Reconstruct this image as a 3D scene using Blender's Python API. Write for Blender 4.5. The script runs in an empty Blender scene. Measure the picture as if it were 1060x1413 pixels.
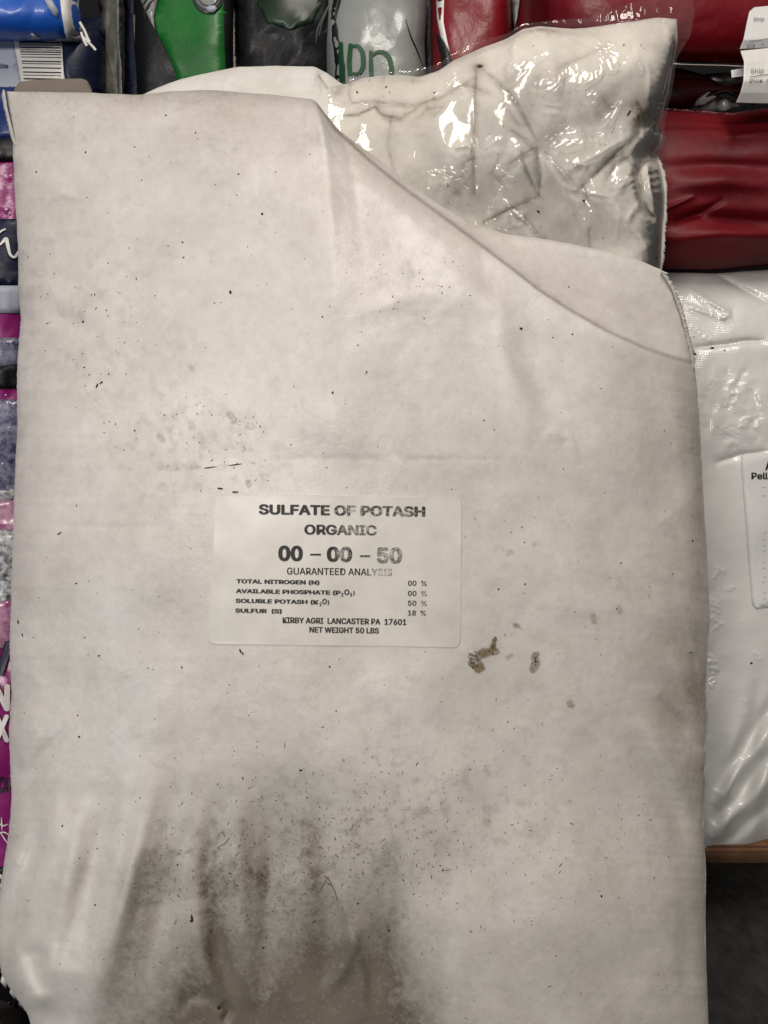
import bpy, bmesh, math, random
import numpy as np
from mathutils import Vector, Matrix

random.seed(7)
C = bpy.context.scene.collection
SC = bpy.context.scene

# ------------------------------------------------------------------ frame
# The bag leans back by LEAN; u = right, v = up along the bag, w = out of the bag.
FPX = 1109.0            # focal length in photograph pixels
S = 0.000485            # metres per pixel on the bag's mid plane
D = FPX * S             # camera distance from that plane
LEAN = math.radians(30)
Z0 = 0.405              # height of the bag's centre above the floor
VX = np.array([0, math.sin(LEAN), math.cos(LEAN)])
WX = np.array([0, -math.cos(LEAN), math.sin(LEAN)])


def PT(px, py, w):
    """point of the real place seen at photograph pixel (px,py), lying w metres in front of the bag's mid plane"""
    px = np.asarray(px, float); py = np.asarray(py, float); w = np.asarray(w, float) + 0 * px
    k = S * (D - w) / D
    u = (px - 530) * k; v = -(py - 706.5) * k
    out = np.empty(px.shape + (3,))
    out[..., 0] = u
    out[..., 1] = v * VX[1] + w * WX[1]
    out[..., 2] = Z0 + v * VX[2] + w * WX[2]
    return out


# ------------------------------------------------------------------ camera
cd = bpy.data.cameras.new('camera'); cam = bpy.data.objects.new('camera', cd); C.objects.link(cam)
cd.sensor_fit = 'VERTICAL'; cd.sensor_height = 24.0; cd.lens = 24.0 * FPX / 1413.0
cd.clip_start = 0.01; cd.clip_end = 60
cam.location = (0, D * WX[1], Z0 + D * WX[2])
cam.rotation_euler = (math.radians(90) - LEAN, 0, 0)
SC.camera = cam

# ------------------------------------------------------------------ light
W = bpy.data.worlds.new('World'); SC.world = W; W.use_nodes = True
W.node_tree.nodes['Background'].inputs[0].default_value = (0.92, 0.95, 1.0, 1)
W.node_tree.nodes['Background'].inputs[1].default_value = 0.095


def area(name, loc, target, sx, sy, power, col):
    l = bpy.data.lights.new(name, 'AREA'); l.shape = 'RECTANGLE'; l.size = sx; l.size_y = sy
    l.energy = power; l.color = col
    o = bpy.data.objects.new(name, l); C.objects.link(o); o.location = loc
    d = Vector(target) - Vector(loc); o.rotation_euler = d.to_track_quat('-Z', 'Y').to_euler()
    return o


LAMP = (0.25, -0.05, 2.3); WIN = (-1.4, -1.2, 0.40)
area('ceiling_lamp', LAMP, (0.05, 0.0, 0.4), 0.9, 0.28, 20.5, (1.0, 0.93, 0.85))
area('ceiling_lamp', (-0.85, -1.75, 1.9), (0, 0, 0.35), 0.8, 0.3, 32, (1.0, 0.95, 0.90))
area('window_light', WIN, (-0.2, 0, 0.15), 0.22, 0.34, 5.0, (0.74, 0.85, 1.0))
SC.view_settings.view_transform = 'Standard'; SC.view_settings.look = 'None'
SC.view_settings.exposure = 0.09; SC.view_settings.gamma = 1.0

# ------------------------------------------------------------------ numeric helpers
def _hash(ix, iy, seed):
    n = (ix.astype(np.int64) * 374761393 + iy.astype(np.int64) * 668265263 + seed * 982451653) & 0xffffffff
    n = ((n ^ (n >> 13)) * 1274126177) & 0xffffffff
    n = ((n ^ (n >> 16)) * 2246822519) & 0xffffffff
    return ((n ^ (n >> 15)) & 0xffffff) / float(0xffffff)


def vnoise(x, y, seed=0):
    ix = np.floor(x); iy = np.floor(y); fx = x - ix; fy = y - iy
    fx = fx * fx * fx * (fx * (fx * 6 - 15) + 10); fy = fy * fy * fy * (fy * (fy * 6 - 15) + 10)
    a = _hash(ix, iy, seed); b = _hash(ix + 1, iy, seed); c = _hash(ix, iy + 1, seed); d = _hash(ix + 1, iy + 1, seed)
    return (a * (1 - fx) + b * fx) * (1 - fy) + (c * (1 - fx) + d * fx) * fy


def fbm(x, y, scale, octv=4, seed=0, gain=0.5):
    s = 0; a = 1; t = 0
    x = x / scale; y = y / scale
    for i in range(octv):
        s = s + a * vnoise(x + 17.3 * i, y - 9.1 * i, seed + i); t += a; a *= gain
        x, y = (x * 1.6 + y * 1.2), (y * 1.6 - x * 1.2)
    return s / t - 0.5


def facet(x, y, scale, seed=0, warp=0.45):
    """crumpled sheet: flat triangles between random heights, sharp creases"""
    x = x / scale; y = y / scale
    wx = x + warp * 2 * (vnoise(x * 0.9, y * 0.9, seed + 50) - .5); wy = y + warp * 2 * (vnoise(x * 0.9 + 31, y * 0.9, seed + 51) - .5)
    a = wx + wy * 0.5; b = wy * 0.9
    ia = np.floor(a); ib = np.floor(b); fa = a - ia; fb = b - ib
    h00 = _hash(ia, ib, seed); h10 = _hash(ia + 1, ib, seed); h01 = _hash(ia, ib + 1, seed); h11 = _hash(ia + 1, ib + 1, seed)
    lo = h00 + (h10 - h00) * fa + (h11 - h10) * fb
    hi = h00 + (h11 - h01) * fa + (h01 - h00) * fb
    return np.where(fa > fb, lo, hi) - 0.5


def sstep(a, b, x):
    t = np.clip((x - a) / (b - a), 0, 1); return t * t * (3 - 2 * t)


def pdist(px, py, pts):
    """distance to polyline, signed side (+ = right of travel on the picture), position 0..1"""
    pts = np.array(pts, float); seg = np.hypot(*(pts[1:] - pts[:-1]).T); tot = seg.sum(); acc = 0
    best = np.full(px.shape, 1e9); side = np.zeros(px.shape); tt = np.zeros(px.shape)
    for (a, b, l) in zip(pts[:-1], pts[1:], seg):
        dx, dy = (b - a) / l
        rx = px - a[0]; ry = py - a[1]
        t = np.clip(rx * dx + ry * dy, 0, l)
        d = np.hypot(rx - t * dx, ry - t * dy)
        m = d < best
        best = np.where(m, d, best); side = np.where(m, np.sign(dx * ry - dy * rx), side); tt = np.where(m, (acc + t) / tot, tt)
        acc += l
    return best, side, tt


def ridge(H, px, py, pts, amp, wid, kind='g', taper=True, wob=0.0):
    P = np.array(pts, float); r = wid * 4 + 4
    m = (px > P[:, 0].min() - r) & (px < P[:, 0].max() + r) & (py > P[:, 1].min() - r) & (py < P[:, 1].max() + r)
    if not m.any(): return
    x = px[m]; y = py[m]
    if wob: x = x + wob * 2 * (vnoise(x / 14., y / 14., 5) - .5); y = y + wob * 2 * (vnoise(x / 14., y / 14., 6) - .5)
    d, sd, t = pdist(x, y, pts)
    if kind == 'g': f = np.exp(-(d / wid) ** 2)
    elif kind == 'v': f = np.exp(-d / wid)
    elif kind == 's': f = sd * np.exp(-d / wid) * (1 - np.exp(-(d / (wid * .25)) ** 2))      # step: one side up, the other down
    if taper: f = f * np.clip(np.sin(np.pi * np.clip(t, 0, 1)), 0, 1) ** (0.5 if wid < 10 else 1.1)
    H[m] += amp * f


def catch(H, px, py, pts, wid, lamp, A=.0012, amt=1.0):
    """crinkle: along the polyline the sheet breaks into small planes tilted half-way between lamp and viewer; A = height of one plane"""
    L = np.array(lamp) - np.array([0, 0, Z0]); l = np.array([L[0], L @ VX, L @ WX])
    P = np.array(pts, float); r = wid * (2 if A else 3.2) + 6
    m = (px > P[:, 0].min() - r) & (px < P[:, 0].max() + r) & (py > P[:, 1].min() - r) & (py < P[:, 1].max() + r)
    ys, xs = np.where(m)
    if len(ys) < 9: return
    sl = (slice(ys.min(), ys.max() + 1), slice(xs.min(), xs.max() + 1)); x = px[sl]; y = py[sl]; w = H[sl]
    a = (x - 530) / FPX; b = -(y - 706.5) / FPX; q = np.stack([a * (D - w), b * (D - w), w], -1)
    v1 = np.array([0, 0, D]) - q; v1 /= np.linalg.norm(v1, axis=-1, keepdims=True); v2 = l - q; v2 /= np.linalg.norm(v2, axis=-1, keepdims=True)
    h = v1 + v2; den = h[..., 2] - a * h[..., 0] - b * h[..., 1]
    gx = -h[..., 0] * (D - w) / FPX / den; gy = h[..., 1] * (D - w) / FPX / den
    c = P.mean(0); gx0, gy0 = gx.mean(), gy.mean()
    tgt = gx0 * (x - c[0]) + gy0 * (y - c[1])
    d, sd, t = pdist(x + 3 * (vnoise(x / 7., y / 7., 8) - .5), y + 3 * (vnoise(x / 7., y / 7., 9) - .5), pts)
    wloc = wid * (.45 + 1.0 * vnoise(t * 9 + P[0, 0], t * 0, 3)) * np.clip(np.sin(np.pi * np.clip(t, .03, .97)) * 3, .3, 1)
    f = sstep(wloc, wloc * .55, d) * amt
    if not A: f = np.exp(-(pdist(x, y, pts)[0] / wid) ** 2) * amt
    diff = tgt - w; base = np.mean(diff[f > f.max() * .5]) if (f > .3).any() else 0
    diff = diff - base
    if A: diff = diff + A * .55 * (vnoise(x / 9., y / 9., 12) + .6 * facet(x, y, 7, 13))
    if A: diff = diff - A * np.floor(diff / A)
    H[sl] = w + f * diff


def blob(px, py, cx, cy, rx, ry, ang=0):
    c, s = math.cos(math.radians(ang)), math.sin(math.radians(ang))
    dx = px - cx; dy = py - cy
    return np.exp(-(((dx * c + dy * s) / rx) ** 2 + ((-dx * s + dy * c) / ry) ** 2))


def rs(pts, n, smooth=0):
    pts = np.array(pts, float); seg = np.hypot(*(pts[1:] - pts[:-1]).T); c = np.concatenate([[0], np.cumsum(seg)]) / seg.sum()
    t = np.linspace(0, 1, n); x = np.interp(t, c, pts[:, 0]); y = np.interp(t, c, pts[:, 1])
    if smooth:
        k = np.ones(2 * smooth + 1); k /= k.sum()
        for v in (x, y):
            p = np.concatenate([2 * v[0] - v[smooth:0:-1], v, 2 * v[-1] - v[-2:-smooth - 2:-1]])
            v[:] = np.convolve(p, k, 'valid')
    return np.stack([x, y], 1)


def new_obj(name, me, mat, parent=None):
    o = bpy.data.objects.new(name, me); C.objects.link(o)
    if mat: me.materials.append(mat)
    if parent: o.parent = parent
    return o


def grid_mesh(name, co, flip=False):
    ny, nx = co.shape[:2]
    me = bpy.data.meshes.new(name)
    idx = np.arange(nx * ny).reshape(ny, nx)
    a, b, c, d = idx[:-1, :-1], idx[:-1, 1:], idx[1:, 1:], idx[1:, :-1]
    q = np.stack([a, d, c, b] if not flip else [a, b, c, d], -1).reshape(-1, 4)
    return build(me, co.reshape(-1, 3), q)


def build(me, V, q, smooth=True):
    n = q.shape[1]
    me.vertices.add(len(V)); me.vertices.foreach_set('co', V.astype(np.float32).ravel())
    me.loops.add(q.size); me.loops.foreach_set('vertex_index', q.astype(np.int32).ravel())
    me.polygons.add(len(q)); me.polygons.foreach_set('loop_start', np.arange(0, q.size, n, dtype=np.int32))
    me.polygons.foreach_set('loop_total', np.full(len(q), n, dtype=np.int32))
    me.polygons.foreach_set('use_smooth', np.full(len(q), smooth))
    me.update(calc_edges=True); me.validate()
    return me


def set_col(me, name, rgb):
    at = me.color_attributes.new(name, 'FLOAT_COLOR', 'POINT')
    a = np.ones((len(me.vertices), 4), np.float32); a[:, :rgb.shape[-1]] = rgb.reshape(-1, rgb.shape[-1]); at.data.foreach_set('color', a.ravel())


class Surf:
    """height map (picture pixel -> w) of a built surface, to lay labels, print and dirt on it"""
    def __init__(s, px, py, w, cell=3.0):
        s.c = cell; s.x0 = px.min(); s.y0 = py.min()
        nx = int((px.max() - s.x0) / cell) + 3; ny = int((py.max() - s.y0) / cell) + 3
        ix = ((px - s.x0) / cell + .5).astype(int).ravel(); iy = ((py - s.y0) / cell + .5).astype(int).ravel()
        k = iy * nx + ix
        n = np.bincount(k, minlength=nx * ny).astype(float); h = np.bincount(k, w.ravel(), minlength=nx * ny)
        h = h.reshape(ny, nx); n = n.reshape(ny, nx)
        for _ in range(12):
            if (n > 0).all(): break
            hs = np.pad(h, 1); ns = np.pad(n, 1)
            H2 = hs[:-2, 1:-1] + hs[2:, 1:-1] + hs[1:-1, :-2] + hs[1:-1, 2:]; N2 = ns[:-2, 1:-1] + ns[2:, 1:-1] + ns[1:-1, :-2] + ns[1:-1, 2:]
            m = n == 0; h[m] = H2[m]; n[m] = N2[m]
        s.h = h / np.maximum(n, 1e-9); s.nx = nx; s.ny = ny

    def __call__(s, px, py):
        x = np.clip((np.asarray(px, float) - s.x0) / s.c, 0, s.nx - 1.001); y = np.clip((np.asarray(py, float) - s.y0) / s.c, 0, s.ny - 1.001)
        i = x.astype(int); j = y.astype(int); fx = x - i; fy = y - j
        return (s.h[j, i] * (1 - fx) + s.h[j, i + 1] * fx) * (1 - fy) + (s.h[j + 1, i] * (1 - fx) + s.h[j + 1, i + 1] * fx) * fy


def coons(T, B, L, R, nx, ny, smooth=3, rough=0.0):
    T = rs(T, nx, smooth); B = rs(B, nx, smooth); L = rs(L, ny, smooth); R = rs(R, ny, smooth)
    if rough:
        t = np.arange(ny)
        L[:, 0] += rough * 2 * fbm(L[:, 1], L[:, 1] * 0, 18, 3, 3); R[:, 0] += rough * 2 * fbm(R[:, 1], R[:, 1] * 0, 18, 3, 4)
        T[:, 1] += rough * fbm(T[:, 0], T[:, 0] * 0, 18, 3, 5)
    L[0] = T[0]; L[-1] = B[0]; R[0] = T[-1]; R[-1] = B[-1]
    s = np.linspace(0, 1, nx)[None, :, None]; t = np.linspace(0, 1, ny)[:, None, None]
    P = (1 - t) * T[None] + t * B[None] + (1 - s) * L[:, None] + s * R[:, None] \
        - ((1 - s) * (1 - t) * T[0] + s * (1 - t) * T[-1] + (1 - s) * t * B[0] + s * t * B[-1])
    return P[..., 0], P[..., 1], s[..., 0] + 0 * t[..., 0], t[..., 0] + 0 * s[..., 0]


def pillow(name, T, B, L, R, nx, ny, w0, front, back, mat, parent, Hf=None, colf=None, pe=(3.0, 3.0), qe=(.55, .55), rough=0.0, smooth=3, bk=6, w0f=None, catches=None):
    px, py, s, t = coons(T, B, L, R, nx, ny, smooth, rough)
    prof = np.clip(1 - np.abs(2 * s - 1) ** pe[0], 0, 1) ** qe[0] * np.clip(1 - np.abs(2 * t - 1) ** pe[1], 0, 1) ** qe[1]
    base = w0 + (w0f(px, py) if w0f else 0)
    H = base + front * prof
    edge = sstep(0, 0.35, prof)
    if Hf: H = H + Hf(px, py) * edge
    for (p_, wd_, lp_, A_, am_) in (catches or []): catch(H, px, py, p_, wd_, lp_, A_, am_)
    co = PT(px, py, H)
    me = grid_mesh(name, co)
    bx, by, bs = px[::bk, ::bk], py[::bk, ::bk], prof[::bk, ::bk]
    bb = (base[::bk, ::bk] if w0f else base) - back * bs
    cb = PT(bx, by, bb)
    mb = grid_mesh(name, cb, True)
    # join back to front
    bm = bmesh.new(); bm.from_mesh(me); bm.from_mesh(mb); bm.to_mesh(me); bm.free(); bpy.data.meshes.remove(mb)
    me.polygons.foreach_set('use_smooth', np.ones(len(me.polygons), bool))
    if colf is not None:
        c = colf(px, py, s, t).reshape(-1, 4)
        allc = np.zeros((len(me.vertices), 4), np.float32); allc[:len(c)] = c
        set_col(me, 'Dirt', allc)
    o = new_obj(name, me, mat, parent)
    sf = Surf(px, py, H); sf.px, sf.py, sf.H, sf.prof = px, py, H, prof
    return o, sf


def map_mesh(me, sf, off):
    """flat picture-space mesh (x,y = pixels, z = height above surface in m) laid on a surface"""
    n = len(me.vertices); a = np.empty(n * 3, np.float32); me.vertices.foreach_get('co', a); a = a.reshape(-1, 3).astype(float)
    w = sf(a[:, 0], a[:, 1]) + off + a[:, 2]
    me.vertices.foreach_set('co', PT(a[:, 0], a[:, 1], w).astype(np.float32).ravel()); me.update()


def patch(name, sf, poly, mat, off=0.0006, thick=0.0004, parent=None, maxlen=9, jag=0.0, smooth=True):
    """thin printed / glued sheet with the given outline, bent over a surface"""
    pts = []
    n = len(poly)
    for i in range(n):
        a = np.array(poly[i], float); b = np.array(poly[(i + 1) % n], float); L = np.hypot(*(b - a)); k = max(1, int(L / maxlen))
        for j in range(k):
            p = a + (b - a) * j / k
            if jag: p = p + np.array([random.uniform(-jag, jag), random.uniform(-jag, jag)])
            pts.append(p)
    bm = bmesh.new()
    vs = [bm.verts.new((p[0], p[1], 0)) for p in pts]
    f = bm.faces.new(vs)
    bmesh.ops.triangulate(bm, faces=[f])
    for _ in range(5):
        es = [e for e in bm.edges if not e.is_boundary and e.calc_length() > maxlen * 1.6]
        if not es: break
        bmesh.ops.subdivide_edges(bm, edges=es, cuts=1); bmesh.ops.triangulate(bm, faces=bm.faces[:])
    bm.normal_update()
    for fc in bm.faces:
        if fc.normal.z > 0: fc.normal_flip()
    # skirt
    bd = [e for e in bm.edges if e.is_boundary]
    r = bmesh.ops.extrude_edge_only(bm, edges=bd)
    for v in r['geom']:
        if isinstance(v, bmesh.types.BMVert): v.co.z -= thick
    me = bpy.data.meshes.new(name); bm.to_mesh(me); bm.free()
    map_mesh(me, sf, off)
    for p in me.polygons: p.use_smooth = smooth
    return new_obj(name, me, mat, parent)


FONT = None
try:    # the sans serif that ships inside Blender; the built-in face serves where it is missing
    import os
    FONT = bpy.data.fonts.load(os.path.join(bpy.utils.system_resource('DATAFILES'), 'fonts', 'Inter.woff2'))
except Exception:
    FONT = None


def text_mesh(body, x0, x1, yt, yb, slope=0.0, bold=0.02, flipx=False, rot180=False, spacing=1.0):
    cu = bpy.data.curves.new('t', 'FONT'); cu.body = body
    if FONT: cu.font = FONT
    cu.resolution_u = 3; cu.space_character = spacing
    o = bpy.data.objects.new('t', cu); C.objects.link(o)
    dg = bpy.context.evaluated_depsgraph_get()
    me = bpy.data.meshes.new_from_object(o.evaluated_get(dg))
    bpy.data.objects.remove(o); bpy.data.curves.remove(cu)
    if bold > 0:      # heavier weight: the same outlines struck a few times, slightly shifted
        bm = bmesh.new()
        for i, (dx, dy) in enumerate(((0, 0), (1, 0), (-1, 0), (0, .7), (0, -.7), (.7, .5), (-.7, .5), (.7, -.5), (-.7, -.5))):
            k0 = len(bm.verts); bm.from_mesh(me); bm.verts.ensure_lookup_table()
            for v in bm.verts[k0:]: v.co.x += dx * bold; v.co.y += dy * bold; v.co.z += i * 1e-6
        bm.to_mesh(me); bm.free()
    n = len(me.vertices); a = np.empty(n * 3, np.float32); me.vertices.foreach_get('co', a); a = a.reshape(-1, 3)
    lo = a.min(0); hi = a.max(0)
    cap = hi[1] if not any(ch in body for ch in '(),') else 0.73   # capital height of the font
    base = 0.0 if body != '\u2013' else lo[1]
    x = (a[:, 0] - lo[0]) / (hi[0] - lo[0]); y = (a[:, 1] - base) / max(cap - base, 1e-6)
    if rot180: x = 1 - x; y = 1 - y
    if flipx: x = 1 - x
    X = x0 + x * (x1 - x0); Y = yb - y * (yb - yt) + slope * (X - x0)
    me.vertices.foreach_set('co', np.stack([X, Y, a[:, 2]], 1).astype(np.float32).ravel()); me.update()
    return me, X, Y


def lettering(name, sf, body, x0, x1, yt, yb, mat, parent, slope=0.0, off=0.0009, bold=0.02, fade=None, **k):
    me, X, Y = text_mesh(body, x0, x1, yt, yb, slope, bold, **k)
    if fade:
        f = fade(X, Y); set_col(me, 'Fade', np.stack([f, f, f], 1))
    map_mesh(me, sf, off)
    return new_obj(name, me, mat, parent)


def stroke(name, sf, pts, wid, mat, parent, off=0.0009, closed=False):
    """flat brush stroke of given width (pixels, or list of widths) laid on a surface"""
    P = rs(pts, max(8, 6 * len(pts)), 2); n = len(P); tg = np.gradient(P, axis=0); tg /= np.hypot(tg[:, 0], tg[:, 1])[:, None]
    nn = np.stack([-tg[:, 1], tg[:, 0]], 1)
    wd = np.interp(np.linspace(0, 1, n), np.linspace(0, 1, len(wid)), wid)[:, None] / 2 if hasattr(wid, '__len__') else wid / 2
    A = P + nn * wd; B = P - nn * wd
    G = np.stack([A, P, B], 1)
    co = PT(G[..., 0], G[..., 1], sf(G[..., 0], G[..., 1]) + off)
    return new_obj(name, grid_mesh(name, co), mat, parent)


def thing(name, label, cat, loc, group=None):
    o = bpy.data.objects.new(name, None); C.objects.link(o); o.location = loc; o.empty_display_size = .05
    o['label'] = label; o['category'] = cat
    if group: o['group'] = group
    bpy.context.view_layer.update()
    return o


def adopt(root):
    """children are modelled in world space: cancel the root's offset"""
    for ch in C.objects:
        if ch.parent == root: ch.matrix_parent_inverse = Matrix.Translation(-Vector(root.location))


# ------------------------------------------------------------------ materials
def mat(name, col=(.5, .5, .5), rough=.5, spec=.5, coat=0.0, coat_rough=.1, bump=None, mottle=None, metal=0.0, sheen=0):
    """bump = list of (scale, strength, distance, kind); mottle = (colour2, scale, amount)"""
    m = bpy.data.materials.new(name); m.use_nodes = True; nt = m.node_tree; N = nt.nodes; b = N['Principled BSDF']
    b.inputs['Base Color'].default_value = (*col, 1); b.inputs['Roughness'].default_value = rough
    b.inputs['Specular IOR Level'].default_value = spec; b.inputs['Coat Weight'].default_value = coat; b.inputs['Coat Roughness'].default_value = coat_rough
    b.inputs['Metallic'].default_value = metal
    tc = N.new('ShaderNodeTexCoord')
    cur = None
    if mottle:
        n = N.new('ShaderNodeTexNoise'); n.inputs['Scale'].default_value = mottle[1]; n.inputs['Detail'].default_value = 6; n.inputs['Roughness'].default_value = .65
        nt.links.new(tc.outputs['Object'], n.inputs['Vector'])
        r = N.new('ShaderNodeValToRGB'); r.color_ramp.elements[0].position = .35; r.color_ramp.elements[1].position = .7
        r.color_ramp.elements[0].color = (*col, 1); c2 = [c * (1 - mottle[2]) + d * mottle[2] for c, d in zip(col, mottle[0])]; r.color_ramp.elements[1].color = (*c2, 1)
        nt.links.new(n.outputs['Fac'], r.inputs[0]); cur = r.outputs[0]; nt.links.new(cur, b.inputs['Base Color'])
    prev = None
    for (sc, st, dist, kind) in (bump or []):
        if kind == 'noise':
            t = N.new('ShaderNodeTexNoise'); t.inputs['Scale'].default_value = sc; t.inputs['Detail'].default_value = 5; out = t.outputs['Fac']
        elif kind == 'vor':
            t = N.new('ShaderNodeTexVoronoi'); t.inputs['Scale'].default_value = sc; t.feature = 'DISTANCE_TO_EDGE'; out = t.outputs['Distance']
        else:
            t = N.new('ShaderNodeTexWave'); t.inputs['Scale'].default_value = sc; t.bands_direction = kind; t.inputs['Distortion'].default_value = 1.0; out = t.outputs['Fac']
        nt.links.new(tc.outputs['Object'], t.inputs['Vector'])
        bp = N.new('ShaderNodeBump'); bp.inputs['Strength'].default_value = st; bp.inputs['Distance'].default_value = dist
        nt.links.new(out, bp.inputs['Height'])
        if prev: nt.links.new(prev, bp.inputs['Normal'])
        prev = bp.outputs[0]
    if prev: nt.links.new(prev, b.inputs['Normal']); nt.links.new(prev, b.inputs['Coat Normal'])
    m['b'] = b.name
    return m


def dirt_shade_mat(name, col, rough, bump, coat=0.0, coat_rough=.3, spec=.5):
    """white sheet with a per-vertex dirt map: R brown dirt, G grey scuff, B yellow-brown stain, A tint"""
    m = mat(name, col, rough, spec, coat, coat_rough, bump)
    nt = m.node_tree; N = nt.nodes; b = N['Principled BSDF']
    tc = N.new('ShaderNodeTexCoord'); at = N.new('ShaderNodeAttribute'); at.attribute_name = 'Dirt'
    sp = N.new('ShaderNodeSeparateColor'); nt.links.new(at.outputs['Color'], sp.inputs[0])
    # faint cloudy mottling of the sheet
    n1 = N.new('ShaderNodeTexNoise'); n1.inputs['Scale'].default_value = 22; n1.inputs['Detail'].default_value = 8; n1.inputs['Roughness'].default_value = .68
    nt.links.new(tc.outputs['Object'], n1.inputs['Vector'])
    r1 = N.new('ShaderNodeValToRGB'); e = r1.color_ramp.elements
    e[0].position = .3; e[0].color = (col[0] * .90, col[1] * .89, col[2] * .87, 1); e[1].position = .66; e[1].color = (*[min(c * 1.07, .95) for c in col], 1)
    nt.links.new(n1.outputs['Fac'], r1.inputs[0])
    n3 = N.new('ShaderNodeTexNoise'); n3.inputs['Scale'].default_value = 110; n3.inputs['Detail'].default_value = 6; n3.inputs['Roughness'].default_value = .75
    nt.links.new(tc.outputs['Object'], n3.inputs['Vector'])
    r3 = N.new('ShaderNodeValToRGB'); e3 = r3.color_ramp.elements; e3[0].position = .36; e3[0].color = (.84, .825, .80, 1); e3[1].position = .6; e3[1].color = (1, 1, 1, 1)
    nt.links.new(n3.outputs['Fac'], r3.inputs[0])
    mm = N.new('ShaderNodeMix'); mm.data_type = 'RGBA'; mm.blend_type = 'MULTIPLY'; mm.inputs['Factor'].default_value = .42
    nt.links.new(r1.outputs[0], mm.inputs['A']); nt.links.new(r3.outputs[0], mm.inputs['B'])
    cur = mm.outputs['Result']
    n2 = N.new('ShaderNodeTexNoise'); n2.inputs['Scale'].default_value = 260; n2.inputs['Detail'].default_value = 5; n2.inputs['Roughness'].default_value = .8
    nt.links.new(tc.outputs['Object'], n2.inputs['Vector'])
    for ch, c2 in (('Red', (.092, .073, .050)), ('Green', (.20, .172, .138)), ('Blue', (.22, .165, .085))):
        # grain breaks dirt and painted shade up: fac = clamp(mask * (0.45 + 1.1*noise))
        mu = N.new('ShaderNodeMath'); mu.operation = 'MULTIPLY_ADD'; mu.inputs[1].default_value = 1.5; mu.inputs[2].default_value = .25
        nt.links.new(n2.outputs['Fac'], mu.inputs[0])
        m2 = N.new('ShaderNodeMath'); m2.operation = 'MULTIPLY'; m2.use_clamp = True
        nt.links.new(mu.outputs[0], m2.inputs[0]); nt.links.new(sp.outputs[ch], m2.inputs[1])
        mx = N.new('ShaderNodeMix'); mx.data_type = 'RGBA'; mx.inputs['B'].default_value = (*c2, 1)
        nt.links.new(m2.outputs[0], mx.inputs['Factor']); nt.links.new(cur, mx.inputs['A']); cur = mx.outputs['Result']
    nt.links.new(cur, b.inputs['Base Color'])
    return m


def film_mat(name, veil=.03, rough=.045, tint=(.985, .98, .97), ior=1.33):
    m = bpy.data.materials.new(name); m.use_nodes = True; nt = m.node_tree; N = nt.nodes; N.remove(N['Principled BSDF']); out = N['Material Output']
    tr = N.new('ShaderNodeBsdfTransparent'); tr.inputs[0].default_value = (*tint, 1)
    gl = N.new('ShaderNodeBsdfGlossy'); gl.inputs['Roughness'].default_value = rough; gl.inputs['Color'].default_value = (1, 1, 1, 1)
    df = N.new('ShaderNodeBsdfDiffuse'); df.inputs[0].default_value = (.7, .69, .67, 1)
    fr = N.new('ShaderNodeFresnel'); fr.inputs[0].default_value = ior
    m1 = N.new('ShaderNodeMixShader'); m1.inputs[0].default_value = veil; nt.links.new(tr.outputs[0], m1.inputs[1]); nt.links.new(df.outputs[0], m1.inputs[2])
    m2 = N.new('ShaderNodeMixShader'); nt.links.new(fr.outputs[0], m2.inputs[0]); nt.links.new(m1.outputs[0], m2.inputs[1]); nt.links.new(gl.outputs[0], m2.inputs[2])
    tc = N.new('ShaderNodeTexCoord'); t = N.new('ShaderNodeTexNoise'); t.inputs['Scale'].default_value = 70; t.inputs['Detail'].default_value = 3
    nt.links.new(tc.outputs['Object'], t.inputs['Vector']); bp = N.new('ShaderNodeBump'); bp.inputs['Strength'].default_value = .06; bp.inputs['Distance'].default_value = .001
    nt.links.new(t.outputs['Fac'], bp.inputs['Height'])
    for g in (gl, fr): nt.links.new(bp.outputs[0], g.inputs['Normal'])
    nt.links.new(m2.outputs[0], out.inputs[0])
    return m


def ink_mat(name, col, under, scale=900):
    """printed ink that flakes off where the Fade attribute says so, showing the label under it"""
    m = mat(name, col, .55, .4); nt = m.node_tree; N = nt.nodes; b = N['Principled BSDF']; out = N['Material Output']
    at = N.new('ShaderNodeAttribute'); at.attribute_name = 'Fade'
    tc = N.new('ShaderNodeTexCoord'); n = N.new('ShaderNodeTexNoise'); n.inputs['Scale'].default_value = scale; n.inputs['Detail'].default_value = 3
    nt.links.new(tc.outputs['Object'], n.inputs['Vector'])
    ad = N.new('ShaderNodeMath'); ad.operation = 'ADD'; nt.links.new(at.outputs['Fac'], ad.inputs[0]); nt.links.new(n.outputs['Fac'], ad.inputs[1])
    mr = N.new('ShaderNodeMapRange'); mr.inputs['From Min'].default_value = .72; mr.inputs['From Max'].default_value = 1.2; nt.links.new(ad.outputs[0], mr.inputs['Value'])
    mx = N.new('ShaderNodeMix'); mx.data_type = 'RGBA'; mx.inputs['A'].default_value = (*col, 1); mx.inputs['B'].default_value = (.52, .49, .44, 1)
    nt.links.new(mr.outputs[0], mx.inputs['Factor']); nt.links.new(mx.outputs['Result'], b.inputs['Base Color'])
    return m


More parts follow.
